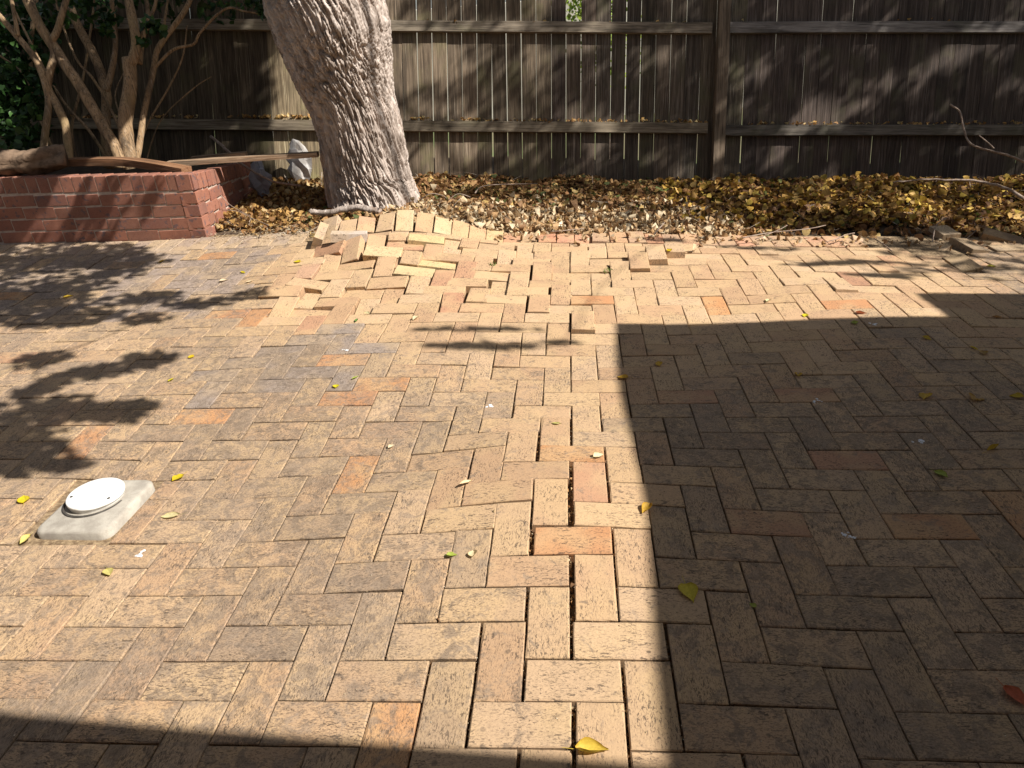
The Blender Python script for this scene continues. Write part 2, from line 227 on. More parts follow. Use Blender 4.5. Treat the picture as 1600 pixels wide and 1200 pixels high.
MW = wood_mat("weathered_paling", (.062, .046, .034), (.165, .128, .097), (.12, .112, .06))
MRAIL = wood_mat("weathered_rail", (.20, .165, .13), (.33, .285, .235), (.17, .16, .10))
MPL = wood_mat("old_plank", (.30, .19, .12), (.46, .35, .26), (.22, .15, .09), 1.2)
MSAND = flat_mat("joint_sand", (.13, .085, .05), (.34, .25, .15), 60, .95, .6, 300)
MSOIL = flat_mat("soil", (.05, .033, .022), (.10, .07, .045), 14, .95, .9, 60)
MGRD = flat_mat("far_ground", (.16, .13, .08), (.10, .13, .05), .6, .95, .5, 20)
MCON = flat_mat("concrete", (.42, .385, .33), (.30, .27, .23), 18, .9, .6, 260)
MMORT = flat_mat("mortar", (.50, .40, .33), (.38, .29, .24), 30, .95, .5, 150)
MWHITE = flat_mat("white_plastic", (.82, .82, .80), (.62, .59, .53), 16, .5, .05, 60)
MDARK = flat_mat("dark_metal", (.05, .045, .04), (.09, .08, .07), 30, .6)
MLITTER = tone_mat("dry_leaf", .22, .7, 90., .6)
MLEAFY = tone_mat("fallen_leaf", .3, .55, 140., .35)
MGREEN = tone_mat("green_leaf", .28, .38, 30., .3)
MSTEM = wood_mat("shrub_stem", (.25, .165, .09), (.38, .275, .17), (.26, .2, .1), .6)
MTWIG = flat_mat("twig", (.34, .27, .22), (.18, .12, .09), 40, .9, .4, 120)
MROOF = flat_mat("roof", (.55, .54, .50), (.48, .47, .44), 3, .6, .1)
MRENDER = flat_mat("render", (.70, .66, .58), (.62, .58, .50), 2, .9, .2)
MDROP = flat_mat("dropping", (.75, .76, .78), (.5, .5, .52), 120, .8, .2)
# ------------------------------------------------------------------ ground and sand bed
def sheet(name, x0, x1, y0, y1, n, m, zf, mat):
    xs = np.linspace(x0, x1, n); ys = np.linspace(y0, y1, m); X, Y = np.meshgrid(xs, ys, indexing='ij'); Z = zf(X, Y)
    v = np.c_[X.ravel(), Y.ravel(), Z.ravel()]
    f = [(i*m+j, (i+1)*m+j, (i+1)*m+j+1, i*m+j+1) for i in range(n-1) for j in range(m-1)]
    return structure(mesh(name, v, f, mat, smooth=True))
g = structure(mesh('ground', [(-300, -300, -.4), (300, -300, -.4), (300, 300, -.4), (-300, 300, -.4)], [(0, 1, 2, 3)], MGRD))
YE = 29.55                                # front of the brick edging, in modules
def bed(X, Y):
    x = X/U; y = Y/U; z = hz(X, Y)
    crack = np.exp(-((x-.8)/3.2)**2)*(1/(1+np.exp((y-13)/2.)))
    hump = np.clip((y-15)/5, 0, 1)*np.clip((x+15)/3, 0, 1)*np.clip((11-x)/4, 0, 1)
    return z-.0085-.03*crack-.05*hump
sheet('sand_bed', -5.2, 4.3, -1.6, 3.75, 240, 150, bed, MSAND)
def soil(X, Y):
    z = hz(X, np.minimum(Y, 5.6)); k = np.clip((Y-3.62)/.25, 0, 1)
    nz = np.array([[noise.noise(Vector((a*2.3, b*2.3, 0)))*.045+noise.noise(Vector((a*9, b*9, 3)))*.008 for a, b in zip(r1, r2)] for r1, r2 in zip(X, Y)])
    mound = .05*np.exp(-((X-1.2)/.5)**2-((Y-4.9)/.3)**2)+.045*np.exp(-((X-2.4)/.45)**2-((Y-4.7)/.4)**2)+.04*np.exp(-((X-3.6)/.5)**2-((Y-4.9)/.4)**2)
    return z-.045+(nz+.02+mound)*k
sheet('garden_bed', -5.4, 5.2, 3.45, 6.6, 160, 60, soil, MSOIL)
# ------------------------------------------------------------------ pavers
BUFF = [(.48, .315, .185), (.50, .338, .20), (.455, .29, .17), (.51, .352, .218)]
ORG = [(.50, .25, .11), (.48, .235, .11)]; RED = [(.42, .225, .135), (.44, .245, .145)]; GREY = [(.38, .265, .17), (.40, .28, .175)]
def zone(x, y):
    """lichen and grime on the paving here, plus extra that deepens the shade at right"""
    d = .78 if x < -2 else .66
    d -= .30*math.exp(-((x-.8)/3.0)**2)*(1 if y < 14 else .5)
    if x > 3: d = .66+.12*min(1, (x-3)/6)  # grime, raised from the shadow edge on to darken the verandah shade
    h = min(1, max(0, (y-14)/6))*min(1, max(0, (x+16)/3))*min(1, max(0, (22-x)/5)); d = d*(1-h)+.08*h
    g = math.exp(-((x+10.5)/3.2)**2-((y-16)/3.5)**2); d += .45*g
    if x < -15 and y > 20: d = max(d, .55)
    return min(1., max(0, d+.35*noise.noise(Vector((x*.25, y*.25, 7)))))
SPOTS = [  # (x, y, colour) of the pavers that stand out
    (895, 840, ORG, .04), (893, 706, ORG, .05), (600, 1140, ORG, .0), (315, 650, ORG, .05), (562, 738, ORG, .04), (540, 565, ORG, .07),
    (382, 503, RED, .08), (395, 512, ORG, .09), (352, 402, ORG, .18), (1312, 716, RED, 0), (1080, 620, RED, 0), (1455, 823, ORG, 0), (1262, 617, RED, 0),
    (1345, 437, RED, .01), (115, 790, ORG, .0), (40, 832, ORG, 0), (1290, 485, ORG, .02), (1195, 820, RED, 0), (490, 507, RED, .09), (350, 498, ORG, .1),
    (940, 462, ORG, .08), (1110, 470, ORG, .04), (850, 490, RED, .06), (560, 625, ORG, .06), (1585, 800, ORG, 0), (30, 555, RED, .1), (130, 700, ORG, .05), (1410, 415, RED, 0), (680, 450, RED, .1), (430, 455, RED, .15)]
def to_ground(px, py, z): v = CF+CR*(px-800)/FPX+CD*(py-600)/FPX; return (CAM+v*(z-CAM[2])/v[2])/U
SP = [(*to_ground(a, b, z)[:2], c) for a, b, c, z in SPOTS]
def paver_geo(w, d, th, fine, seed):
    """a fired paver: top face with softly chipped arrises, sides, long axis along x"""
    rs = random.Random(seed); per = []
    nx, ny = (5, 3) if fine else (3, 2)
    for i in range(nx): per.append((-w/2+w*i/nx, -d/2, 0))
    for i in range(ny): per.append((w/2, -d/2+d*i/ny, 1))
    for i in range(nx): per.append((w/2-w*i/nx, d/2, 2))
    for i in range(ny): per.append((-w/2, d/2-d*i/ny, 3))
    n = len(per); v = []
    ip = []
    for x, y, k in per:
        c = .0022+abs(rs.gauss(0, .0009))+(.0035 if rs.random() < .08 else 0)+(.007 if rs.random() < .02 else 0)
        sx = -1 if x < 0 else 1; sy = -1 if y < 0 else 1
        ex = abs(abs(x)-w/2) < 1e-6; ey = abs(abs(y)-d/2) < 1e-6
        ip.append((x-(sx*c if ex else 0), y-(sy*c if ey else 0)))
    crown = rs.gauss(0, .0006)
    for (x, y) in ip: v.append((x, y, 0))
    for (x, y, k), _ in zip(per, ip): v.append((x+rs.gauss(0, .0004), y+rs.gauss(0, .0004), -.0020-abs(rs.gauss(0, .0006))))
    for x, y, k in per: v.append((x, y, -th))
    f = [tuple(range(n))]
    for l in (0, 1):
        for i in range(n): j = (i+1) % n; f.append((l*n+i, l*n+n+i, l*n+n+j, l*n+j))
    return np.array(v), f
def paver_attrs(v, horizontal, tone, dirt):
    o = np.array([random.uniform(-40, 40), random.uniform(-40, 40), random.uniform(-9, 9)])
    c = v.copy()
    if not horizontal: c = c[:, [1, 0, 2]]
    return c+o, np.tile(np.array([*tone, dirt]), (len(v), 1))
lat = dict(a.split('=') for a in "R5=2.5,24;R1=3.5,25;R6=4.5,22;R2=4.5,26;R3=5.5,27;R4=6.5,28;Q15=1.5,19;Q14=.5,22;Q13=-.5,21;Q16=-4.5,21;Q11=-3.5,22;Q12=-2.5,23;Q8=-.5,25;Q9=1,24.5;Q4=-3,24.5;Q3=-4.5,25;Q5=-2.5,27;Q6=-1.5,28;Q7=0,27.5;Q10=1.5,27;Q1=-4,27.5;P17=-5.5,24;P16=-6.5,23;P15=-8,23.5;P8=-8.5,25;P11=-7,24.5;P10=-7.5,25.5;P14=-6,25.5;P12=-6.5,27;P13=-5.5,28;P9=-8,27.5;P7=-9,26.5;P6=-9.5,28;P5=-10,25.5;P4=-11.5,26;P3=-10.5,27;P2=-12,27.5;P1=-11,28.5;X2=-7,28.5;X1=-8.5,28.5;T1=-13,22.5;T2=-12.5,21;T3=-12.5,25;T4=-12,23.5;T5=-8.5,21;T6=-11,20.5;T7=-9,22.5;T8=-7.5,22;T9=-11.5,22".split(';'))
lat = {k: tuple(map(float, b.split(','))) for k, b in lat.items()}
TONE = dict(P2=RED[1], P5=(.50, .32, .18), P17=RED[1], Q3=RED[1], Q16=RED[0], P9=RED[1], S8=(.50, .31, .17), S9=(.50, .30, .17), S10=(.55, .40, .21), S11=(.50, .27, .16), S12=(.40, .26, .16), S13=(.52, .25, .15),
            S14=(.54, .27, .17), S15=(.53, .27, .17), S7=(.56, .43, .26), S3=(.46, .28, .17), P1=(.50, .42, .36), P3=(.48, .31, .19), T3=(.46, .28, .18), S1=(.46, .33, .22), S5=(.53, .40, .24), X2=(.57, .45, .22), P14=(.57, .43, .22), P7=(.57, .43, .25), P11=(.56, .43, .24))
posed = {}; recs = []
for t in POSES:
    if t[0] == 'P10' or t[0] == 'P6': pass
    recs.append(dict(id=t[0], k=t[1], c=np.array(t[2:5]), R=rotm(*t[5:8]), w={'V': .114, 'H': .229, 'h': .114}[t[1]], d={'V': .229, 'H': .114, 'h': .114}[t[1]], tone=TONE.get(t[0], random.choice(BUFF)), dirt=.04+.08*random.random(), edge=t[0][0] == 'S'))
    if t[0] in lat: posed[lat[t[0]]] = t[0]
PAD = (-14.55, -11.7, 4.95, 8.0)          # the opening round the concrete pad
def clip_rect(x0, x1, y0, y1):
    if y1 > YE: y1 = YE
    if y1-y0 < .3: return None
    a, b, c, d = PAD
    if x1 > a and x0 < b and y1 > c and y0 < d:
        opts = [(x0, min(x1, a), y0, y1), (max(x0, b), x1, y0, y1), (x0, x1, y0, min(y1, c)), (x0, x1, max(y0, d), y1)]
        opts = [o for o in opts if o[1]-o[0] > .25 and o[3]-o[2] > .25]
        if not opts: return None
        return max(opts, key=lambda o: (o[1]-o[0])*(o[3]-o[2]))
    return x0, x1, y0, y1
BROKEN = [(18.4, 22.8, 28.1, 31)]; posed[(20.5, 26.0)] = 'K1'
for x in range(-44, 36):
    for y in range(-9, 30):
        m = (x-y) % 4
        if m == 0: r = (x, x+2, y, y+1); k = 'H'
        elif m == 3: r = (x, x+1, y, y+2); k = 'V'
        else: continue
        cc = ((r[0]+r[1])/2, (r[2]+r[3])/2)
        if cc in posed: continue
        r = clip_rect(*r)
        if r is None: continue
        if any(a < cc[0] < b and c < cc[1] < d for a, b, c, d in BROKEN): continue
        cx, cy = (r[0]+r[1])/2, (r[2]+r[3])/2; z = float(fz(cx, cy))
        px, py, dep = proj((cx*U, cy*U, z))
        if dep < .12 or px < -900 or px > 2600 or py > 2300: continue
        e = .6; gx = float(fz(cx+e, cy)-fz(cx-e, cy))/(2*e*U); gy = float(fz(cx, cy+e)-fz(cx, cy-e))/(2*e*U)
        if (py < 470 and (px < -60 or px > 1660)) : pass
        rough = 1+2.2*min(1, max(0, (cy-12)/8))*(1 if -15 < cx < 14 else .5)
        crack = math.exp(-((cx-.8)/2.6)**2)*(1 if cy < 12 else .3)
        gap = .0028+abs(random.gauss(0, .0005)); gx_ = gap+.0058*crack
        w = (r[1]-r[0])*U-gx_; d = (r[3]-r[2])*U-gap-.0015*crack
        dx = random.gauss(0, .0007)*(1+crack*1.2); dy = random.gauss(0, .0006)
        if 2 <= cy <= 9 and -1.6 < cx < 3.2: dx += -.0045 if abs(r[1]-1) < .1 or abs(r[1]) < .1 else .0035 if abs(r[0]-1) < .1 or abs(r[0]) < .1 else -.0025 if abs(r[1]-2) < .1 else 0
        dz = random.gauss(0, .0007)*rough+(.003*random.random() if cy > 18 else 0)
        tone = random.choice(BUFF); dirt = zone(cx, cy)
        q = random.random()
        if q < .006: tone = random.choice(ORG)
        elif q < .016 and cx > 0: tone = random.choice(RED)
        elif dirt > .5 and q < .04+.3*dirt: tone = random.choice(GREY)
        if cx < -15.5 and cy > 20.5 and random.random() < .85: tone = (.335, .265, .225)
        if ((cx+10)/3.4)**2+((cy-15.2)/3.6)**2 < 1 and random.random() < .75: tone = (.30, .245, .21)
        for sx, sy, sc in SP:
            if r[0] <= sx < r[1] and r[2] <= sy < r[3]: tone = random.choice(sc); dirt = min(dirt, .68) if sx < -1 else min(dirt, .4)
        tn_ = random.uniform(.92, 1.05); tone = tuple(c*tn_ for c in tone)
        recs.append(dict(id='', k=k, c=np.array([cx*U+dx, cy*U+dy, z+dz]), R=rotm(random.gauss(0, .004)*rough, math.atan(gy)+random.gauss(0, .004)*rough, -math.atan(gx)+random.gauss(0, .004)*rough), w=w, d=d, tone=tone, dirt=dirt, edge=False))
# brick edging that continues either side of the heaved bricks
x = 2.77
while x < 17.6:
    z = float(fz(x, 30.6)); gx = float(fz(x+1, 30.6)-fz(x-1, 30.6))/(2*U)
    recs.append(dict(id='', k='V', c=np.array([x*U, 30.6*U, z+.006+random.gauss(0, .003)]), R=rotm(random.gauss(0, .02)-.0, random.gauss(.02, .03), -math.atan(gx)+random.gauss(0, .03)), w=.112, d=.228,
                     tone=random.choice([(.50, .27, .17), (.47, .24, .14), (.44, .28, .18), (.50, .30, .18)]), dirt=.12, edge=True)); x += 1.0
x = -14.9
while x > -38:
    z = float(fz(x, 30.6))
    recs.append(dict(id='', k='V', c=np.array([x*U, 30.6*U, z+random.gauss(0, .002)]), R=rotm(random.gauss(0, .01), R(6), 0), w=.112, d=.228, tone=random.choice([(.38, .29, .22), (.42, .32, .23), (.36, .27, .21)]), dirt=.35, edge=True)); x -= 1.0
for x in np.arange(23.2, 36, 1.0):
    z = float(fz(x, 30.6)); recs.append(dict(id='', k='V', c=np.array([x*U, 30.6*U, z]), R=rotm(0, 0, 0), w=.112, d=.228, tone=random.choice(BUFF), dirt=.3, edge=True))
def vis_area(r):
    q = []
    for a, b in ((-1, -1), (1, -1), (1, 1), (-1, 1)):
        px, py, dep = proj(r['c']+r['R']@np.array([a*r['w']/2, b*r['d']/2, 0]))
        if dep < .2: return 0
        q.append((min(1600, max(0, px)), min(1200, max(0, py))))
    return abs(sum(q[i][0]*q[(i+1) % 4][1]-q[(i+1) % 4][0]*q[i][1] for i in range(4)))/2
for r in recs: r['area'] = vis_area(r)
patio = structure(bpy.data.objects.new('paved_patio', None)); COL.objects.link(patio)
edging = structure(bpy.data.objects.new('brick_edging', None)); COL.objects.link(edging)
main = sorted([r for r in recs if not r['edge']], key=lambda r: -r['area'])
rest = Multi()
for i, r in enumerate(main):
    v, f = paver_geo(r['w'], r['d'], .055, r['area'] > 2500, i); pc, tn = paver_attrs(v, r['k'] != 'V', r['tone'], r['dirt'])
    if i < 300:
        o = mesh('paver', v, f, MP, patio, attrs={'pc': ('FLOAT_VECTOR', pc), 'tone': ('FLOAT_COLOR', tn)})
        mm = Matrix(r['R'].tolist()).to_4x4(); mm.translation = Vector(r['c']); o.matrix_local = mm
        if r['id'] in ('P2', 'P3', 'P1', 'P5', 'P15'): o['label'] = {'P2': 'reddish paver tipped up against its neighbours', 'P3': 'buff paver standing proud at the steep edge of the hump', 'P1': 'pale paver lifted with its end face showing', 'P5': 'wedge tilted buff paver', 'P15': 'raised buff paver with open gap beneath'}[r['id']]
    else:
        rest.add(v@r['R'].T+r['c'], f, pc=list(pc), tn=list(tn))
tagit(mesh('paver_field', rest.v, rest.f, MP, patio, attrs={'pc': ('FLOAT_VECTOR', rest.a['pc']), 'tone': ('FLOAT_COLOR', rest.a['tn'])}), kind='stuff')
for i, r in enumerate([r for r in recs if r['edge']]):
    v, f = paver_geo(r['w'], r['d'], .06, True, i+5000); pc, tn = paver_attrs(v, False, r['tone'], r['dirt'])
    o = mesh('edge_brick', v, f, MP, edging, attrs={'pc': ('FLOAT_VECTOR', pc), 'tone': ('FLOAT_COLOR', tn)})
    mm = Matrix(r['R'].tolist()).to_4x4(); mm.translation = Vector(r['c']); o.matrix_local = mm
# loose bricks
def loose(px, py, z, ang, w, d, tone, label, cat='brick', D=None):
    P = np.array((px, py, z)) if D else to_ground(px, py, z)*U
    v, f = paver_geo(w, d, .06, True, int(px)); pc, tn = paver_attrs(v, w > d, tone, .15)
    o = mesh('loose_brick', v, f, MP, attrs={'pc': ('FLOAT_VECTOR', pc), 'tone': ('FLOAT_COLOR', tn)})
    mm = Matrix(rotm(*[R(a) for a in ang]).tolist()).to_4x4(); mm.translation = Vector(P); o.matrix_local = mm
    return tagit(o, label, cat, 'loose bricks at the edge of the paving')
loose(492, 369, .27, (5, 12, -62), .114, .229, (.40, .29, .20), 'buff brick standing nearly on its side at the left end of the heaved edging')
loose(2.397, 3.075, .006, (3, 5, -11), .114, .229, (.40, .29, .18), 'buff brick lifted askew in front of the dark tipped brick', D=1)
loose(2.617, 3.443, .004, (8, 4, 10), .114, .229, (.17, .13, .095), 'dark brick tipped up behind the skewed buff brick', D=1)
loose(2.46, 3.50, -.022, (-44, 5, -3), .114, .229, (.36, .26, .17), 'brown brick angled left of the dark tipped brick', D=1)
loose(2.60, 3.74, .018, (2, 3, 0), .114, .19, (.50, .38, .26), 'small brick end catching the sun beside the leaf pile', D=1)
loose(2.93, 3.66, -.015, (-30, 8, 14), .229, .114, (.22, .14, .08), 'brown tilted brick rightmost beside the leaf pile', D=1)
loose(1347, 379, .0, (-14, 4, 22), .114, .2, (.46, .30, .22), 'pinkish rounded brick end lying at the broken end of the edging')
loose(1383, 388, -.03, (35, -8, 16), .114, .229, (.36, .22, .15), 'brown brick sunk and tilted beside the pale twig')
loose(2.86, 3.44, -.03, (4, 2, 3), .229, .114, (.33, .25, .17), 'grey brown brick lying flat right of the dark tipped brick', D=1)
# ------------------------------------------------------------------ cap and concrete pad
pc_ = np.array([-1.505, .757, .0]); zpad = float(hz(*pc_[:2]))+.014
pad = empty('drain_cap', (pc_[0], pc_[1], zpad), 'round white drain cap set in a square pale concrete pad among the pavers', 'drain cap')
def rrect(w, h, r, n=6):
    o = []
    for cx, cy, a0 in ((w/2-r, h/2-r, 0), (-w/2+r, h/2-r, 90), (-w/2+r, -h/2+r, 180), (w/2-r, -h/2+r, 270)):
        for i in range(n+1): a = R(a0+90*i/n); o.append((cx+r*math.cos(a), cy+r*math.sin(a)))
    return o
def slab(outline, z0, z1, ch, hole=None):
    n = len(outline); v = [(x, y, z0) for x, y in outline]+[(x, y, z1-ch) for x, y in outline]+[(x*(1-ch*5), y*(1-ch*5), z1-ch*.25) for x, y in outline]+[(x*(1-ch*12), y*(1-ch*12), z1) for x, y in outline]
    f = [(l*n+i, l*n+(i+1) % n, l*n+n+(i+1) % n, l*n+n+i) for l in range(3) for i in range(n)]; f.append(tuple(range(3*n, 4*n))); return v, f
v, f = slab(rrect(.268, .296, .035), -.06, .012, .009); o = mesh('concrete_pad', v, f, MCON, pad, True); o.rotation_euler = (R(1.5), R(-1), R(-2))
circ = [(math.cos(2*math.pi*i/48), math.sin(2*math.pi*i/48)) for i in range(48)]
def lathe(prof, mat, name, parent, loc, rot=(0, 0, 0)):
    v = []; f = []; n = 48
    for r, z in prof: v += [(r*c, r*s, z) for c, s in circ]
    for l in range(len(prof)-1): f += [(l*n+i, l*n+(i+1) % n, l*n+n+(i+1) % n, l*n+n+i) for i in range(n)]
    f.append(tuple(range((len(prof)-1)*n, len(prof)*n))); o = mesh(name, v, f, mat, parent, True, loc=loc); o.rotation_euler = rot; return o
lathe([(.106, -.004), (.106, .0035), (.1045, .0045), (.098, .0045), (.097, -.002)], MDARK, 'collar', pad, (-.018, .03, .0095))
lid = lathe([(.088, -.004), (.089, .011), (.092, .012), (.0925, .0185), (.0905, .0215), (.085, .0225), (.0, .023)], MWHITE, 'cap', pad, (-.016, .034, .0135), (R(1.5), R(1.5), 0))
for a in (200, 335):
    lathe([(.005, .0), (.005, .0012), (.001, .0014)], MDARK, 'screw', lid, (.075*math.cos(R(a)), .075*math.sin(R(a)), .0232))
# ------------------------------------------------------------------ tree
def trunk_mesh():
    cl = [(590, 372, 5.68), (585, 330, 5.60), (575, 290, 5.54), (571, 262, 5.49), (563, 203, 5.39), (552, 160, 5.31), (537, 100, 5.20), (526, 50, 5.11), (512, 0, 5.03), (494, -60, 4.92), (470, -130, 4.80), (440, -220, 4.66), (400, -330, 4.50)]
    rd = [0.400, 0.348, 0.329, 0.323, 0.316, 0.322, 0.376, 0.407, 0.412, 0.387, 0.352, 0.317, 0.282]
    P = spline([at(*c) for c in cl], 44); rr = np.interp(np.linspace(0, 1, len(P)), np.linspace(0, 1, len(rd)), rd)
    n = 500; v = []; pcs = []; f = []; s = 0
    P = [Vector(p) for p in P]
    side0 = Vector((1, 0, 0))
    for i, p in enumerate(P):
        if i: s += (P[i]-P[i-1]).length
        t = (P[min(i+1, len(P)-1)]-P[max(i-1, 0)]).normalized(); side = (side0-t*side0.dot(t)).normalized(); b = t.cross(side); side0 = side
        for k in range(n):
            a = 2*math.pi*k/n; ca, sa = math.cos(a), math.sin(a); r = rr[i]
            tw = s*.55; q = Vector((math.cos(a+tw)*r, math.sin(a+tw)*r, 0))
            wq = noise.noise(Vector((q.x*4, q.y*4, s*2)))*.22
            n1 = noise.noise(Vector((q.x*44+wq*6, q.y*44+wq*5, s*4.2+wq*2)))
            n2 = noise.noise(Vector((q.x*88+wq*7, q.y*88, s*7.5+wq*3+9)))
            n3 = noise.noise(Vector((q.x*130, q.y*130, s*24)))
            h = .030*min(1, abs(n1)*5.0)**.8+.014*min(1, abs(n2)*4.2)**.8+.007*n3+.012*noise.noise(Vector((q.x*40, q.y*40, s*16+3)))-.04
            low = .05*noise.noise(Vector((q.x*2.2, q.y*2.2, s*1.3+4)))
            flare = .03*max(0, 1-(s-.25)/.3)*(.5+.5*noise.noise(Vector((ca*1.8, sa*1.8, 2))))*(1 if s < .55 else 0) if s < .55 else 0
            rk = r+h+low+flare
            v.append(p+side*ca*rk+b*sa*rk); pcs.append((q.x, q.y, s))
    for i in range(len(P)-1):
        for k in range(n): j = (k+1) % n; f.append((i*n+k, i*n+j, i*n+n+j, i*n+n+k))
    return v, f, pcs, P
tb = at(585, 330, 5.60)
tree = empty('leaning_tree', tuple(tb), 'big leaning tree with deeply furrowed bark rising beside the planter', 'tree')
def under(o, root):
    o.parent = root; o.matrix_parent_inverse = Matrix.Translation(root.location).inverted(); return o
v, f, pcs, TP = trunk_mesh()
under(mesh('trunk', v, f, MK, None, True, attrs={'pc': ('FLOAT_VECTOR', pcs)}), tree)
ttop = np.array(TP[-1])
def limb(a, b, r0, r1, sag, root, m=MK, name='limb', pcs=True):
    a = np.array(a, float); b = np.array(b, float); Lq = float(np.linalg.norm(a-b)); mid = (a+b)/2+np.array([random.gauss(0, .05)*Lq, random.gauss(0, .03)*Lq, sag*min(1, Lq)])
    P = spline([a, mid, b], 7); rr = np.linspace(r0, r1, len(P)); v, f = tube(P, rr, 9, .15)
    o = mesh(name, v, f, m, None, True, attrs={'pc': ('FLOAT_VECTOR', [tuple(c) for c in v])}); return under(o, root)
LT = np.array([(0, -.5, 0), (.28, -.22, .03), (.33, .08, .04), (0, .55, 0), (-.33, .08, .04), (-.28, -.22, .03)]); LF = [(0, 1, 2, 3), (0, 3, 4, 5)]
LR = np.array([(0, -.5, 0), (.30, -.36, .04), (.42, -.02, .07), (.24, .30, .05), (0, .5, 0), (-.24, .30, .05), (-.42, -.02, .07), (-.30, -.36, .04)]); LRF = [(0, 1, 2, 3, 4), (0, 4, 5, 6, 7)]
def in_view(P, m=40):
    q = P-CAM; z = q@CF; px = 800+FPX*(q@CR)/z; py = 600+FPX*(q@CD)/z
    return (z > 0) & (px > -m) & (px < 1600+m) & (py > -m-10) & (py < 1200)
def cluster_leaves(cs, name, root, mat, cols, size, keep=lambda P: np.ones(len(P), bool), tilt=.9):
    """cs: (centre, radius xyz, count)"""
    pos = []
    for c, rad, n in cs:
        q = rng.normal(0, 1, (n, 3)); q /= np.maximum(np.linalg.norm(q, axis=1)[:, None]/1, 1e-6); q *= rng.random((n, 1))**.5
        pos.append(np.asarray(c)+q*np.asarray(rad))
    pos = np.concatenate(pos); pos = pos[keep(pos)]; n = len(pos)
    cc = np.array(cols)[rng.integers(0, len(cols), n)]*rng.uniform(.75, 1.2, (n, 1))
    o = scatter(name, LT, LF, pos, rots(n, tilt), rng.uniform(size*.7, size*1.3, n), cc, mat, None, rng.normal(0, .35, (n, 3)))
    return under(o, root)
def up(T, h): T = np.array(T, float); return T+SUN/SUN[2]*h
GRN = [(.07, .13, .025), (.10, .17, .03), (.13, .19, .04), (.05, .10, .02)]
# crown over the paving: sprays of leaves hung from limbs that reach forward over the patio
cs = []; ends = []
def spray(T, h, rad, n): c = up(T, h); cs.append((c, rad, n)); ends.append(c)
for T, rad, n in [((-3.75, 3.25, .22), (.45, .30, .12), 190), ((-3.2, 3.38, .2), (.42, .16, .1), 150), ((-2.75, 3.2, .2), (.22, .14, .1), 60), ((-3.1, 2.75, .15), (.40, .20, .10), 170), ((-3.6, 2.55, .15), (.5, .2, .12), 180),
                  ((-2.75, 2.42, .12), (.34, .10, .08), 90), ((-2.4, 2.66, .13), (.26, .06, .05), 32), ((-2.0, 2.56, .12), (.2, .05, .05), 22), ((-1.72, 2.66, .12), (.1, .05, .04), 10), ((-2.2, 2.36, .12), (.16, .05, .05), 16),
                  ((-2.12, 1.75, .08), (.16, .05, .05), 26), ((-1.93, 1.86, .08), (.16, .05, .05), 26), ((-2.3, 1.6, .07), (.1, .07, .05), 20), ((-2.1, 1.42, .06), (.20, .07, .05), 36), ((-1.8, 1.38, .05), (.18, .06, .05), 36),
                  ((-2.2, 1.18, .05), (.26, .12, .06), 80), ((-1.98, 1.06, .04), (.14, .08, .05), 34), ((-1.78, 1.02, .03), (.08, .03, .04), 10), ((-2.5, 1.9, .08), (.15, .07, .05), 20), ((-2.5, 1.25, .05), (.2, .15, .06), 40)]:
    spray(T, 2.7, (rad[0]*1.12, rad[1]*1.75, rad[2]), int(n*4.0))
for T, rad, n in [((-.30, 1.94, .06), (.42, .030, .03), 62), ((-.35, 2.13, .07), (.34, .022, .03), 26), ((.1, 2.0, .05), (.16, .02, .03), 8), ((1.3, 3.4, .05), (.30, .05, .05), 26), ((1.75, 3.1, .03), (.34, .06, .05), 40), ((1.9, 2.85, .02), (.25, .05, .05), 28), ((1.5, 3.05, .03), (.2, .04, .04), 18), ((2.3, 3.0, .0), (.3, .12, .05), 50), ((.7, 3.55, .06), (.25, .04, .04), 16), ((2.2, 3.5, 0), (.3, .1, .05), 40)]:
    spray(T, 3.6, rad, int(n*1.4))
for T, h, rad, n in [((-3.9, 3.7, .45), 2.0, (.30, .1, .12), 90), ((-3.3, 3.7, .35), 2.0, (.22, .1, .14), 60), ((-4.4, 3.7, .4), 2.0, (.30, .1, .15), 110), ((-2.85, 3.7, .5), 2.0, (.1, .04, .05), 12),
                     ((-3.4, 4.6, 1.1), 1.5, (.5, .3, .35), 420), ((-4.1, 4.6, 1.0), 1.5, (.5, .3, .35), 420), ((-3.2, 4.7, .75), 1.6, (.3, .2, .12), 90)]:
    spray(T, h, rad, n)
keep = lambda P: ~in_view(P)
cluster_leaves(cs, 'crown', tree, MGREEN, GRN, .072, keep)
hubs = [ttop+np.array([-.2, -.9, 1.0]), ttop+np.array([.9, -1.6, 1.2]), ttop+np.array([.8, -.3, 1.1]), ttop+np.array([1.8, -2.2, 1.6])]
for h in hubs: limb(ttop, h, .2, .09, .1, tree)
def chain(pts, root, start, r0=.014):
    """thin branches that link the sprays of leaves one to the next"""
    left = [np.array(q) for q in pts]; have = [np.array(start)]
    while left:
        i, j = min(((i, j) for i in range(len(have)) for j in range(len(left))), key=lambda q: np.linalg.norm(have[q[0]]-left[q[1]]))
        q = left.pop(j); d = np.linalg.norm(have[i]-q); limb(have[i], q, r0 if d > .7 else .007, .004, .03, root); have.append(q)
ga = ends[:20]; gb = ends[20:30]; gc = ends[30:37]
sa = ga[4]+np.array([-1.6, 1.2, .8]); limb(hubs[0], sa, .05, .02, .2, tree); chain(ga, tree, sa)
chain(gc, tree, gc[0]+np.array([.2, .3, .4])); limb(hubs[2], gc[0]+np.array([.2, .3, .4]), .05, .016, .1, tree)
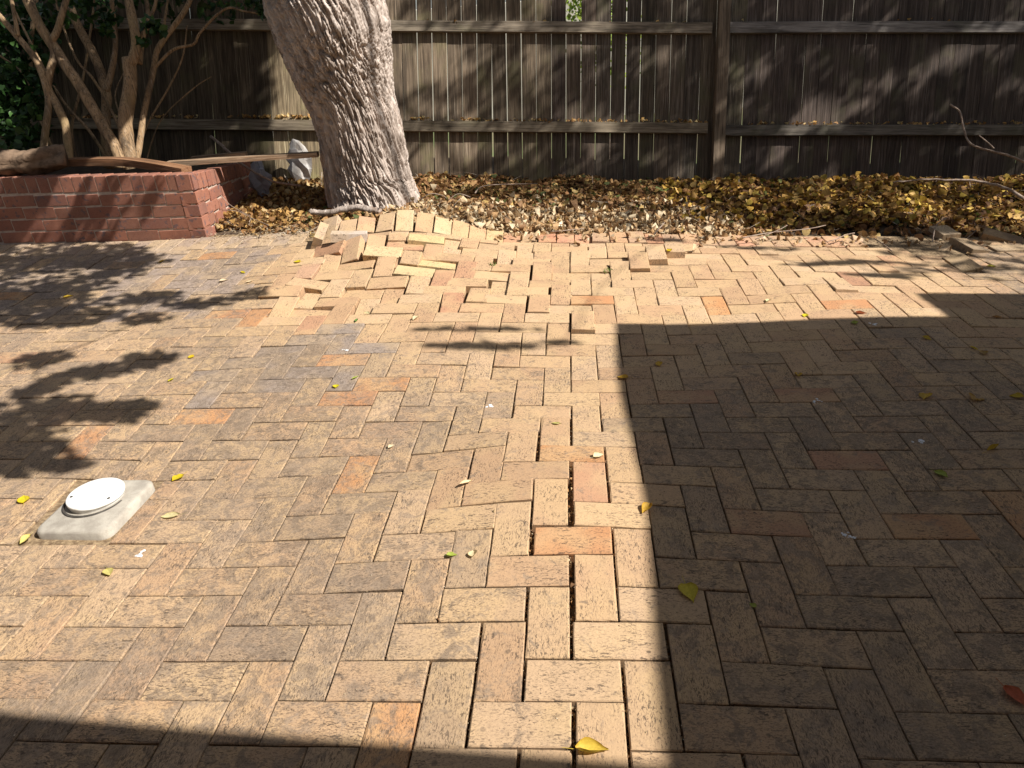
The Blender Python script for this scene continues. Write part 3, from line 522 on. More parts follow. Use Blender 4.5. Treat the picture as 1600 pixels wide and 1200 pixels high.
# second tree, right of the picture, whose crown shades the fence
t2 = empty('shade_tree', (7.6, 2.2, -.1), 'tall shade tree standing beyond the right side of the patio', 'tree')
P = spline([(7.6, 2.2, -.4), (7.55, 2.3, 1.2), (7.3, 2.5, 2.6), (7.0, 2.7, 4.2), (6.8, 2.8, 5.6)], 8); v, f = tube(P, np.linspace(.26, .1, len(P)), 16, .15)
under(mesh('trunk', v, f, MK, None, True, attrs={'pc': ('FLOAT_VECTOR', [tuple(c) for c in v])}), t2)
cs = []
# ------------------------------------------------------------------ fence
FX = CR; FDN = CF+CR*(80/FPX)+CD*(5400/FPX); FDN = FDN/np.linalg.norm(FDN); FUP = -FDN
FX = FX-FUP*(FX@FUP); FX = FX/np.linalg.norm(FX); FN = np.cross(FX, FUP); FN = FN/np.linalg.norm(FN)      # towards the patio
if FN@(CAM-at(800, 200, 6.1)) < 0: FN = -FN
FO = at(880, 298, 6.39)
def fpt(px, py, off=0.):
    v = CF+CR*(px-800)/FPX+CD*(py-600)/FPX; t = ((FO+FN*off-CAM)@FN)/(v@FN); return CAM+v*t
def floc(P): q = P-FO; return q@FX, q@FUP

def cover(px, py):
    """share of the sky's sun that the high crowns take from each part of the fence"""
    n = noise.noise(Vector((px*.0075+py*.012, py*.020-px*.0035, 0)))
    if px < 235: return .93+.2*n
    if px < 325: return .70+.9*n if py > 60 else .95
    if px < 432-(py-70)*.16: return 1.0
    if px < 510: return .95 if py < 62 else 0.
    if px < 620: return 0.
    if px < 720: return .10+.5*n if py > 30 else .4
    if px < 850: return .34+1.1*n
    if px < 1120: return .52+1.0*n
    band = math.exp(-((py-(190-(px-1280)*.45))/24)**2)*(1 if 1230 < px < 1580 else .0)+.8*math.exp(-((px-1185)/35)**2-((py-120)/50)**2)
    return .74+.75*n-.85*band
for _ in range(4000):
    px = random.uniform(-160, 1760); py = random.uniform(-150, 305)
    if random.random() < cover(px, py):
        h = random.uniform(3.6, 5.4); cs.append((fpt(px, py)+SUN/SUN[2]*h, (.15, .07, .12), 13))
for _ in range(1100):
    x = random.uniform(-1.0, 4.6); y = random.uniform(3.8, 5.5); q = proj((x, y, .08))
    cv = (.72 if y > 4.75 else .12) if x < .9 else (.70 if y > 4.6 else .42)
    if random.random() < cv+.5*noise.noise(Vector((x*2, y*4, 3))): cs.append((np.array([x, y, .1])+SUN/SUN[2]*random.uniform(3.6, 5.0), (.12, .07, .1), 9))
for _ in range(120):
    x = random.uniform(2.0, 3.6); y = random.uniform(2.75, 3.8)
    if random.random() < .5+.8*noise.noise(Vector((x*2, y*6, 3))): cs.append((np.array([x, y, 0])+SUN/SUN[2]*random.uniform(3.6, 4.6), (.14, .05, .08), 8))
cluster_leaves(cs, 'crown', t2, MGREEN, GRN, .066, keep)
for i in range(16):
    c = random.choice(cs)[0]; limb((6.9, 2.75, 4.0+random.random()*1.4), c, .04, .008, .2, t2)
chain(gb, t2, (6.9, 2.75, 4.2), .004)
fence = empty('paling_fence', tuple(FO-FUP*.1), 'tall weathered grey brown timber paling fence running behind the garden bed', 'fence')
def fbox(name, cx, cz, w, h, dpt, off, mat, tone, lean=0., along='z', jit=.0):
    """board in the fence's own plane: w across, h up, dpt thick, off in front of the palings"""
    n = 6; v = []; pcs = []
    L = h if along == 'z' else w; o3 = np.array([random.uniform(-30, 30), random.uniform(-30, 30), random.uniform(-30, 30)])
    for i in range(n+1):
        t = i/n-.5; warp = random.gauss(0, jit)
        for a, b in ((-1, -1), (1, -1), (1, 1), (-1, 1)):
            if along == 'z': lx, ly, lz = a*w/2*(1-.0)+t*h*lean, b*dpt/2+warp, t*h
            else: lx, ly, lz = t*w, b*dpt/2, a*h/2+warp
            P = FO+FX*(cx+lx)+FUP*(cz+lz)+FN*(off+ly); v.append(P)
            pcs.append(np.array((lx, ly, lz) if along == 'z' else (lz, ly, lx))+o3)
    f = [(3, 2, 1, 0), (n*4, n*4+1, n*4+2, n*4+3)]+[(l*4+i, l*4+(i+1) % 4, l*4+4+(i+1) % 4, l*4+4+i) for l in range(n) for i in range(4)]
    o = mesh(name, v, f, mat, None, False, attrs={'pc': ('FLOAT_VECTOR', pcs), 'tone': ('FLOAT_COLOR', np.tile([*tone, 1], (len(v), 1)))})
    bm = o.modifiers.new('bevel', 'BEVEL'); bm.width = .002; bm.segments = 1
    return under(o, fence)
XL = floc(fpt(-130, 150))[0]; XR = floc(fpt(1990, 150))[0]; x = XL; k = 0
yt = floc(fpt(880, -60))[1]
while x < XR:
    px = 880+(x)*FPX/6.35
    gap = random.choice([.0008, .0012, .002, .003]); 
    if 630 < px < 1000: gap = random.choice([.004, .006, .0075, .003])
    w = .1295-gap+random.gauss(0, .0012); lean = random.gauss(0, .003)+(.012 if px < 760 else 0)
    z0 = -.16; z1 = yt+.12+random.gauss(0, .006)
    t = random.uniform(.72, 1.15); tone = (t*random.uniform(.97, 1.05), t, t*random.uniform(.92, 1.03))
    if px < 425: tone = (.85*t, .82*t, .70*t)  # board tones from here paint in shade and sunlit stretches along the fence
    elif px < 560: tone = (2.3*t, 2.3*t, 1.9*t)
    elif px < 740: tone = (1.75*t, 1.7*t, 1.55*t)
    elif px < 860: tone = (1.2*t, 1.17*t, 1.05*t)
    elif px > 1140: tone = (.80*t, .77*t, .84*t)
    if not (871 < px+2 < 893):
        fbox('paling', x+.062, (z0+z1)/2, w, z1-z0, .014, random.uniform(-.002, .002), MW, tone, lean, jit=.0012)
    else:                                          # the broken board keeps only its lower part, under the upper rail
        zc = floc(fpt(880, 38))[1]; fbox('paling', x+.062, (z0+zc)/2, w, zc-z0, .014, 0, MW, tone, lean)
    x += .1295; k += 1
def rail(x0, y0, x1, y1, h, name='rail', tone=(1, 1, 1)):
    a = floc(fpt(x0, y0, .03)); b = floc(fpt(x1, y1, .03)); cx = (a[0]+b[0])/2; w = abs(b[0]-a[0]); cz = (a[1]+b[1])/2
    global FUP, FX
    fx, fu = FX, FUP; ang = math.atan2(b[1]-a[1], b[0]-a[0]); 
    FXn = fx*math.cos(ang)+fu*math.sin(ang); FUn = fu*math.cos(ang)-fx*math.sin(ang)
    P0 = FO+fx*cx+fu*cz; FX, FUP = FXn, FUn; q = P0-FO
    o = fbox(name, q@FXn, q@FUn, w, h, .05, .034, MRAIL, tone, along='x', jit=.0012); FX, FUP = fx, fu
    return o
rail(-120, 36, 1112, 45, .086, tone=(1.0, .97, .9)); rail(1137, 44, 1990, 42, .088, tone=(.82, .86, .98))
rail(-120, 192, 1105, 201, .088, tone=(.88, .84, .74)); rail(1128, 204, 1990, 203, .088, tone=(.55, .56, .58))
pc0 = floc(fpt(1116, 300)); pc1 = floc(fpt(1129, 0)); 
fbox('post', (pc0[0]+pc1[0])/2, (pc0[1]+pc1[1])/2, .098, abs(pc1[1]-pc0[1])+.9, .075, .062, MRAIL, (.68, .60, .52), lean=(pc1[0]-pc0[0])/(pc1[1]-pc0[1]))
# ------------------------------------------------------------------ beyond the fence
nb = mesh('neighbour_wall', *box(16, .2, 2.6, .01), MRENDER, loc=(1, 16, .7)); tagit(nb, 'pale rendered garden wall glimpsed through gaps between the palings', 'wall')
hd = empty('lime_shrub', (.6, 7.6, -.3), 'bright lime green shrub seen through the missing board of the fence', 'shrub')
LIME = [(.30, .42, .05), (.38, .48, .08), (.22, .34, .05)]
cluster_leaves([((.45, 7.5, 1.75), (.55, .4, .6), 1500), ((.6, 7.6, 1.2), (.5, .4, .5), 500)], 'foliage', hd, MGREEN, LIME, .05)
v, f = tube(spline([(.6, 7.6, -.4), (.55, 7.6, .5), (.5, 7.5, 1.6)], 5), np.linspace(.04, .015, 11), 8); under(mesh('stem', v, f, MTWIG, None, True), hd)
# ------------------------------------------------------------------ brick planter
PX0, PX1 = -5.3, -2.46; PY0 = 3.70; ZB = .165
pl = empty('brick_planter', (PX1, PY0, .2), 'raised red brick planter bed with soldier course along its top', 'planter')
ztop = lambda x: .665+.05*(PX1-x)/1.36
def mk_brick(w, d, h, M4, tone):
    v, f = box(w, d, h, .003, .0008); o3 = np.array([random.uniform(-30, 30) for _ in range(3)])
    o = mesh('brick', v, f, MB, None, attrs={'pc': ('FLOAT_VECTOR', v+o3), 'tone': ('FLOAT_COLOR', np.tile([*tone, 1], (len(v), 1)))})
    o.parent = pl; o.matrix_parent_inverse = Matrix.Translation(pl.location).inverted(); o.matrix_basis = M4; return o
def btone(): return random.choice([(.30, .125, .08), (.27, .11, .075), (.34, .15, .10), (.22, .10, .075), (.31, .135, .09), (.26, .12, .08)])
def wall_run(p0, p1, zf, start, corner=True):
    p0 = np.array(p0, float); p1 = np.array(p1, float); L = np.linalg.norm(p1-p0); t = (p1-p0)/L; nrm = np.array([t[1], -t[0]])
    ang = math.atan2(t[1], t[0])
    def place(s, w, z, h, dd=.11):
        c = p0+t*s-nrm*(dd/2-random.gauss(.0006, .0005)); mm = Matrix.Rotation(ang, 4, 'Z'); mm.translation = Vector((c[0], c[1], z)); mk_brick(w, dd, h, mm, btone())
    for c in range(4):
        s = start if c % 2 == 0 else start+.12; s -= .24
        while s < L:
            a, b = max(s, 0), min(s+.23, L)
            if b-a > .04: place((a+b)/2, b-a, zf(p0+t*(a+b)/2)-.115-.086*(3-c)-.048, .076)
            s += .24
    s = 0
    while s < L-.03:
        w = min(.076, L-s); place(s+w/2, w, zf(p0+t*(s+w/2))-.0535, .107); s += .086
zf1 = lambda q: ztop(q[0]); zf2 = lambda q: .665-.09*(q[1]-PY0)/1.1
wall_run((PX0, PY0), (PX1, PY0), zf1, .1); wall_run((PX1+.0, PY0+.008), (-2.58, 4.95), zf2, .12)
# mortar core
def prism(poly, z0, z1s): n = len(poly); v = [(x, y, z0) for x, y in poly]+[(x, y, z) for (x, y), z in zip(poly, z1s)]; f = [tuple(range(n-1, -1, -1)), tuple(range(n, 2*n))]+[(i, (i+1) % n, n+(i+1) % n, n+i) for i in range(n)]; return v, f
e = .003
v, f = prism([(PX0, PY0+e), (PX1-.02, PY0+e), (PX1-.03, PY0+.105), (PX0, PY0+.105)], .1, [ztop(PX0)-.006, ztop(PX1)-.006, ztop(PX1)-.006, ztop(PX0)-.006]); under(mesh('mortar', v, f, MMORT), pl)
v, f = prism([(PX1-.105, PY0+.106), (PX1-.022, PY0+.106), (-2.585, 4.945), (-2.685, 4.945)], .1, [.65, .65, .565, .565]); under(mesh('mortar', v, f, MMORT), pl)
v, f = prism([(PX0, PY0+.107), (PX1-.108, PY0+.107), (-2.69, 4.95), (PX0, 5.25)], .1, [.66, .60, .54, .62]); under(mesh('planting_soil', v, f, MSOIL), pl)
def wood(name, pts, w, h, mat, tone, label, cat='plank', taper=1., group=None, roll=0.):
    P = spline(pts, 6); n = len(P); v = []; pcs = []; o3 = np.array([random.uniform(-9, 9) for _ in range(3)]); s = 0
    for i, p in enumerate(P):
        t = P[min(i+1, n-1)]-P[max(i-1, 0)]; t = t/np.linalg.norm(t); sd = np.cross(t, (0, 0, 1)); sd = sd/np.linalg.norm(sd); b = np.cross(sd, t)
        if i: s += np.linalg.norm(P[i]-P[i-1])
        sd, b = sd*math.cos(roll)+b*math.sin(roll), b*math.cos(roll)-sd*math.sin(roll)
        k = 1+(taper-1)*i/(n-1)
        for a, c in ((-1, -1), (0, -1.02), (1, -1), (1.01, 0), (1, 1), (0, 1.02), (-1, 1), (-1.01, 0)):
            j = 1+.06*noise.noise(Vector((p[0]*7+a, p[1]*7+c, p[2]*7)))
            v.append(p+sd*a*w/2*k*j+b*c*h/2*k*j); pcs.append(np.array((a*w/2, c*h/2, s))+o3)
    m = 8; f = [tuple(range(m-1, -1, -1)), tuple(range((n-1)*m, n*m))]+[(l*m+i, l*m+(i+1) % m, l*m+m+(i+1) % m, l*m+m+i) for l in range(n-1) for i in range(m)]
    o = mesh(name, v, f, mat, attrs={'pc': ('FLOAT_VECTOR', pcs), 'tone': ('FLOAT_COLOR', np.tile([*tone, 1], (len(v), 1)))})
    return tagit(o, label, cat, group)
wood('plank', [at(110, 253, 5.2), at(200, 253, 5.15), at(292, 267, 5.02)], .10, .05, MPL, (.62, .45, .33), 'brown split timber plank lying along the top edge of the planter', 'plank')
wood('plank', [at(262, 256, 5.28), at(380, 248, 5.3), at(497, 241, 5.32)], .085, .034, MPL, (.95, .9, .82), 'long grey plank resting on the planter and poking out towards the tree', 'plank')
wood('plank', [at(300, 248, 5.55), at(385, 240, 5.6)], .08, .03, MPL, (.9, .85, .75), 'short grey plank lying behind the long plank on the planter', 'plank')
# log
MLOG = flat_mat('log_bark', (.20, .135, .09), (.09, .06, .04), 16, .95, .9, 50)
Pl = spline([at(-90, 262, 5.0), at(0, 256, 5.02), at(62, 250, 5.05), at(104, 248, 5.1)], 6); v, f = tube(Pl, [.075]*len(Pl), 24, .7)
tagit(mesh('log', v, f, MLOG, None, True, attrs={'pc': ('FLOAT_VECTOR', [(c[1], c[2], c[0]) for c in v])}), 'thick weathered log lying on the left end of the planter', 'log')
# ------------------------------------------------------------------ shrub in the planter
sh = empty('garden_shrub', tuple(at(190, 245, 5.45)), 'many stemmed garden shrub with bare brown stems growing in the planter', 'shrub')
def stem(pts, D0, D1, r0, r1, n=10):
    P = [at(a, b, D0+(D1-D0)*i/(len(pts)-1)) for i, (a, b) in enumerate(pts)]; P = spline(P, 6); rr = np.linspace(r0, r1, len(P))
    v, f = tube(P, rr, n, .18); o = mesh('stem', v, f, MSTEM, None, True, attrs={'pc': ('FLOAT_VECTOR', [tuple(c) for c in v]), 'tone': ('FLOAT_COLOR', np.tile([1, .95, .9, 1], (len(v), 1)))}); return under(o, sh)
stem([(206, 262), (202, 247), (195, 190), (204, 139), (201, 91)], 5.45, 5.35, .058, .046)
stem([(204, 100), (213, 71), (204, 17), (197, -30)], 5.35, 5.3, .038, .03)
stem([(188, 262), (182, 236), (160, 195), (134, 150), (104, 104), (80, 67), (63, 41), (43, 0), (25, -40)], 5.4, 5.1, .042, .032)
stem([(108, 250), (106, 227), (100, 188), (76, 141), (76, 121), (84, 87), (80, 67), (89, 50), (97, 22), (106, -10)], 5.3, 5.15, .032, .02)
stem([(66, 250), (72, 200), (75, 150), (58, 97), (28, 58), (0, 26), (-30, 0)], 5.3, 5.1, .026, .02)
stem([(28, 56), (24, 30), (15, -15)], 5.15, 5.1, .017, .012)
stem([(170, 262), (165, 195), (165, 143), (147, 87), (121, 39), (108, 0), (100, -40)], 5.65, 5.6, .042, .026)
stem([(166, 143), (178, 93), (180, 54), (173, -10)], 5.62, 5.55, .024, .016)
stem([(212, 258), (217, 230), (225, 178), (240, 108), (247, 76), (267, 47), (290, 15), (305, -20)], 5.5, 5.5, .026, .018)
stem([(240, 108), (270, 78), (302, 69), (312, 52), (340, 22), (360, 12), (380, 17), (412, 22)], 5.5, 5.4, .012, .006, 8)
stem([(218, 100), (222, 60), (232, 30), (226, -10)], 5.4, 5.4, .022, .015); stem([(232, 32), (242, 8), (246, -20)], 5.4, 5.4, .014, .01)
stem([(250, 75), (256, 40), (262, 0)], 5.6, 5.6, .012, .008); stem([(195, 200), (180, 150), (195, 110)], 5.5, 5.6, .006, .003, 6)
stem([(52, 150), (47, 90), (52, 30), (60, -20)], 5.7, 5.7, .02, .014)
gl = []
for q, D, r in [([(196, 262), (186, 200), (150, 130), (118, 90), (92, 20), (84, -20)], 5.6, .012), ([(214, 262), (228, 200), (262, 140), (285, 90), (292, 40)], 5.7, .009), ([(176, 262), (140, 205), (100, 160), (60, 90), (20, 10)], 5.6, .013),
                [(( 120, 255)), (112, 200), (128, 130), (140, 60), (150, -20)] and ([(120, 255), (112, 200), (128, 130), (140, 60), (150, -20)], 5.8, .013), ([(226, 262), (250, 190), (300, 140), (330, 120)], 5.8, .006), ([(90, 250), (60, 180), (40, 120), (-10, 80)], 5.5, .012)]:
    stem(q, D, D-.1, r, r*.6, 7)
def gcl(px, py, D, r, n): gl.append((at(px, py, D), (r, r, r*.9), n))
for a in [(5, 100, 5.6, .38, 420), (10, 170, 5.5, .34, 380), (35, 215, 5.4, .18, 130), (25, 60, 5.8, .35, 300), (-60, 120, 5.5, .5, 500), (50, 20, 5.9, .3, 200), (140, -5, 5.8, .3, 200), (240, -20, 5.7, .3, 200), (340, -20, 5.7, .3, 220), (410, -5, 5.5, .13, 60), (100, -10, 5.3, .25, 150),
          (35, 180, 5.05, .07, 34), (50, 178, 5.05, .06, 24), (33, 205, 5.1, .06, 20), (235, 38, 5.15, .075, 34), (222, 66, 5.15, .05, 14), (250, 45, 5.15, .05, 12), (170, 32, 5.3, .08, 30), (165, 45, 5.3, .07, 20), (415, 18, 5.3, .06, 34), (395, 5, 5.3, .05, 14), (60, 130, 5.4, .12, 40), (62, 160, 5.4, .1, 30), (20, 130, 5.4, .2, 120)]: gcl(*a)
cluster_leaves(gl, 'foliage', sh, MGREEN, [(.02, .05, .013), (.035, .08, .02), (.06, .13, .035), (.018, .042, .012)], .062)
# ------------------------------------------------------------------ leaf litter
def litter(name, N, area, cols, size, zoff, label_kind='stuff', bend=.5, tilt=.5):
    pos = []; 
    while len(pos) < N:
        x, y = area()
        pos.append((x, y))
    pos = np.array(pos); z = np.array([float(soilz(a, b)) for a, b in pos]); n = len(pos)
    P = np.c_[pos, z+rng.uniform(0, zoff, n)]
    cc = np.array([cols(a, b) for a, b in pos])*rng.uniform(.7, 1.2, (n, 1))
    return tagit(scatter(name, LR, LRF, P, rots(n, tilt), rng.uniform(.35, 1.45, n)*size*np.where((pos[:, 1] < 4.3) & (pos[:, 0] < 1.0), .9, 1.0), cc, MLITTER, None, rng.normal(0, bend, (n, 3))), kind='stuff')
SX = np.linspace(-5.4, 5.2, 160); SY = np.linspace(3.45, 6.6, 60); SZ = np.array([v.co.z for v in bpy.data.objects['garden_bed'].data.vertices]).reshape(160, 60)
def soilz(x, y):
    i = min(158.99, max(0, (x+5.4)/10.6*159)); j = min(58.99, max(0, (y-3.45)/3.15*59)); a, b = i-int(i), j-int(j); i, j = int(i), int(j)
    return (SZ[i, j]*(1-a)+SZ[i+1, j]*a)*(1-b)+(SZ[i, j+1]*(1-a)+SZ[i+1, j+1]*a)*b
def fence_y(x): t = (x-FO[0]); P = fpt(880+t*174, 295, 0); return P[1]+.03
def area_all():
    while True:
        x = random.uniform(-2.6, 4.9); y = random.uniform(3.62, 5.55)
        if y > fence_y(x): continue
        if x < -2.2 and y < 3.9: continue
        if y < 3.74 and random.random() < .7: continue
        if 1.6 < x < 2.8 and y < 3.95 and random.random() < .75: continue
        return x, y
def lit_cols(x, y):
    r = random.random()
    if x > .9 and y > 3.95:
        return (.46, .27, .06) if r < .25 else (.34, .18, .06) if r < .5 else (.55, .38, .08) if r < .58 else (.15, .075, .035) if r < .94 else (.16, .17, .04)
    if y < 4.25 and -1.2 < x < 1.0:
        return (.68, .52, .32) if r < .38 else (.58, .40, .21) if r < .64 else (.78, .68, .50) if r < .86 else (.30, .17, .08) if r < .94 else (.66, .48, .14)
    if x < -1.9:
        return (.45, .27, .09) if r < .45 else (.55, .40, .20) if r < .6 else (.25, .13, .05)
    return (.38, .22, .09) if r < .45 else (.24, .12, .05) if r < .75 else (.46, .32, .12) if r < .92 else (.11, .13, .04)
litter('leaf_litter', 30000, area_all, lit_cols, .046, .04, tilt=.6)
def area_gold():
    while True:
        x = random.uniform(.9, 4.9); y = random.uniform(3.95, 5.5)
        if y < fence_y(x) and random.random() < .4+.9*noise.noise(Vector((x*2, y*2, 5))): return x, y
litter('golden_leaf_litter', 4200, area_gold, lambda x, y: random.choice([(.55, .36, .12), (.50, .31, .06), (.60, .42, .08), (.42, .23, .06), (.28, .14, .05), (.46, .27, .08)]) if False else random.choice([(.55, .36, .12), (.50, .31, .06), (.60, .42, .08), (.42, .23, .06), (.28, .14, .05), (.46, .27, .08)]), .052, .07, tilt=.55)
def soft_bits():
    pos = []
    for _ in range(900):
        x = random.gauss(-1.9, .35); y = random.gauss(3.72, .1)
        pos.append((x, y, float(hz(x, y))+.006))
    for _ in range(900):
        x = random.uniform(-1.2, 3.5); y = 31.3*U+abs(random.gauss(0, .03)); pos.append((x, y, soilz(x, y)+.03))
    pos = np.array(pos); n = len(pos)
    scatter('straw_litter', LT*np.array([.25, 1, 1]), LF, pos, rots(n, .25), rng.uniform(.015, .04, n), np.array([random.choice([(.55, .44, .30), (.40, .28, .16), (.62, .55, .42)]) for _ in range(n)]), MLITTER)['kind'] = 'stuff'
soft_bits()
def curls():
    pos = []
    while len(pos) < 5200:
        x = random.uniform(-1.3, 1.3); y = 3.66+abs(random.gauss(0, .42))
        if y < 4.7 and random.random() < 1.1-.35*abs(x): pos.append((x, y, soilz(x, y)+random.uniform(.01, .055)))
    for _ in range(160): 
        x = random.uniform(-.4, 3.5); y = 3.60-abs(random.gauss(0, .09)); pos.append((x, y, float(hz(x, y))+.012))
    pos = np.array(pos); n = len(pos)
    scatter('straw_litter', LR*np.array([.55, 1, 1]), LRF, pos, rots(n, .7), rng.uniform(.022, .055, n), np.array([random.choice([(.62, .47, .29), (.50, .33, .17), (.70, .58, .40), (.40, .24, .11), (.28, .16, .08)]) for _ in range(n)]), MLITTER, None, rng.normal(0, 1.1, (n, 3)))['kind'] = 'stuff'
curls()
pos = []
while len(pos) < 650:
    x, y = area_all(); pos.append((x, y, soilz(x, y)+random.uniform(.025, .05)))
pos = np.array(pos); n = len(pos)
scatter('twig_litter', np.array([(0, -.5, 0), (.018, -.1, .03), (-.018, -.1, .03), (.012, .5, .0), (-.012, .5, .01)]), [(0, 1, 2), (1, 3, 4, 2)], pos, rots(n, .22), rng.uniform(.05, .22, n), np.array([random.choice([(.42, .34, .27), (.22, .14, .09), (.10, .07, .05), (.5, .42, .34)]) for _ in range(n)]), MLITTER, None, rng.normal(0, .25, (n, 3)))['kind'] = 'stuff'
# leaves resting on the rails
def rail_leaves(x0, y0, x1, y1, N, off=.034):
    out = []
    for _ in range(N):
        t = random.random(); c = noise.noise(Vector((t*14, y0, 0)))
        if random.random() > .45+c*1.3: continue
        out.append(fpt(x0+(x1-x0)*t, y0+(y1-y0)*t-random.uniform(0, 3), random.uniform(.012, .055)))
    return out
rl = rail_leaves(-20, 184, 500, 185, 260)+rail_leaves(380, 185, 500, 185, 160)+rail_leaves(640, 188, 1105, 194, 300)+rail_leaves(1060, 192, 1106, 194, 60)+rail_leaves(1135, 196, 1600, 195, 260)+rail_leaves(640, 37, 1110, 37, 40)+rail_leaves(1140, 35, 1600, 34, 20)
rl = np.array(rl); n = len(rl)
scatter('rail_leaf_litter', LT, LF, rl+np.array([0, 0, .008]), rots(n, .5), rng.uniform(.02, .045, n), np.array([random.choice([(.5, .3, .1), (.36, .2, .08), (.55, .42, .2)]) for _ in range(n)]), MLITTER, None, rng.normal(0, .5, (n, 3)))['kind'] = 'stuff'
# seeds and grit on the paving
pos = []
for _ in range(3800):
    r = random.choice(main[:420]); a = random.random()
    if a < .72:
        s = random.choice((-1, 1)); lx, ly = (random.uniform(-.5, .5)*r['w'], s*(r['d']/2+.001)) if random.random() < .5 else (s*(r['w']/2+.001), random.uniform(-.5, .5)*r['d']); lz = -.004
    else: lx, ly, lz = random.uniform(-.5, .5)*r['w'], random.uniform(-.5, .5)*r['d'], .001
    pos.append(r['c']+r['R']@np.array([lx, ly, lz]))
pos = np.array(pos); n = len(pos)
OCT = np.array([(1, 0, 0), (-1, 0, 0), (0, .6, 0), (0, -.6, 0), (0, 0, .4), (0, 0, -.4)]); OF = [(0, 2, 4), (2, 1, 4), (1, 3, 4), (3, 0, 4), (2, 0, 5), (1, 2, 5), (3, 1, 5), (0, 3, 5)]
scatter('seed_litter', OCT, OF, pos, rots(n, .3), rng.uniform(.0010, .0030, n), np.array([random.choice([(.6, .5, .35), (.7, .64, .52), (.35, .22, .12), (.12, .08, .05), (.5, .4, .25)]) for _ in range(n)]), MLITTER)['kind'] = 'stuff'
# leaf crumbs caught down in the open joints
pos = []
near = [r for r in main[:420] if abs(r['c'][0]/U-.8) < 4.5 and r['c'][1]/U < 12]
for _ in range(2600):
    r = random.choice(near); s_ = random.choice((-1, 1)); pos.append(r['c']+r['R']@np.array([s_*(r['w']/2+random.uniform(.001, .007)), random.uniform(-.5, .5)*r['d'], random.uniform(-.032, -.010)]))
pos = np.array(pos); n = len(pos)
scatter('joint_litter', LT, LF, pos, rots(n, .8), rng.uniform(.004, .013, n), np.array([random.choice([(.40, .22, .09), (.55, .40, .22), (.22, .12, .06), (.62, .5, .33)]) for _ in range(n)]), MLITTER, None, rng.normal(0, 1, (n, 3)))['kind'] = 'stuff'
# small weeds
for (x, y, lab) in [(-.345, 3.0, 'tiny green weed sprouting between the heaved pavers below the edging'), (.339, 2.917, 'tiny grey green weed in the joint beside a raised paver')]:
    z = float(hz(x, y)); n = 26; P = np.array([[x+random.gauss(0, .012), y+random.gauss(0, .01), z+random.uniform(0, .02)] for _ in range(n)])
    tagit(scatter('weed', LT*np.array([.4, 1, 1]), LF, P, rots(n, .8), rng.uniform(.012, .026, n), np.tile([(.16, .26, .06)], (n, 1)), MGREEN), lab, 'weed')
# ------------------------------------------------------------------ single fallen leaves
def leaf_geo(kind, L, curl, rs):
    rows = 7; cols = 4; v = []; f = []
    for i in range(rows+1):
        t = i/rows
        w = {'ovate': math.sin(math.pi*min(1, t*1.02)**.75)*.36, 'round': math.sin(math.pi*min(1, t*1.0)**.85)*.46, 'narrow': math.sin(math.pi*t)*.2, 'heart': (math.sin(math.pi*min(1, (t+.06))**.62)*.45)}[kind]
        w = max(w, .004)
        for j in range(-cols, cols+1):
            s = j/cols; x = s*w*(1+.05*rs.gauss(0, 1)*abs(s)); y = t-.5
            ang = curl*s*1.1; X = math.sin(ang)/max(abs(curl)*1.1, .05)*w if abs(curl) > .05 else x
            Z = (1-math.cos(ang))/max(abs(curl)*1.1, .05)*w*(1 if curl > 0 else 1)+.06*(y**2)*4*curl*.7+.02*rs.gauss(0, 1)*abs(s)+.04*abs(s)
            v.append((X*L, y*L, Z*L))
    n = 2*cols+1
    f = [(i*n+j, i*n+j+1, (i+1)*n+j+1, (i+1)*n+j) for i in range(rows) for j in range(2*cols)]
    b = len(v); L2 = .4*L                                       # stalk
    for i in range(4):
        t = i/3; c = (0.02*L*t*t, -.5*L-L2*t, .05*L*t); r = .010*L*(1.3-t*.5)
        v += [(c[0]+r, c[1], c[2]), (c[0]-r*.5, c[1], c[2]+r), (c[0]-r*.5, c[1], c[2]-r)]
    for i in range(3):
        for k in range(3): j = (k+1) % 3; f.append((b+i*3+k, b+i*3+j, b+i*3+3+j, b+i*3+3+k))
    return v, f
YL = (.72, .58, .03); GO = (.62, .42, .05); PA = (.72, .64, .40); CR_ = (.70, .58, .38); BR = (.45, .26, .08); GR = (.35, .42, .08); RD = (.55, .16, .07)
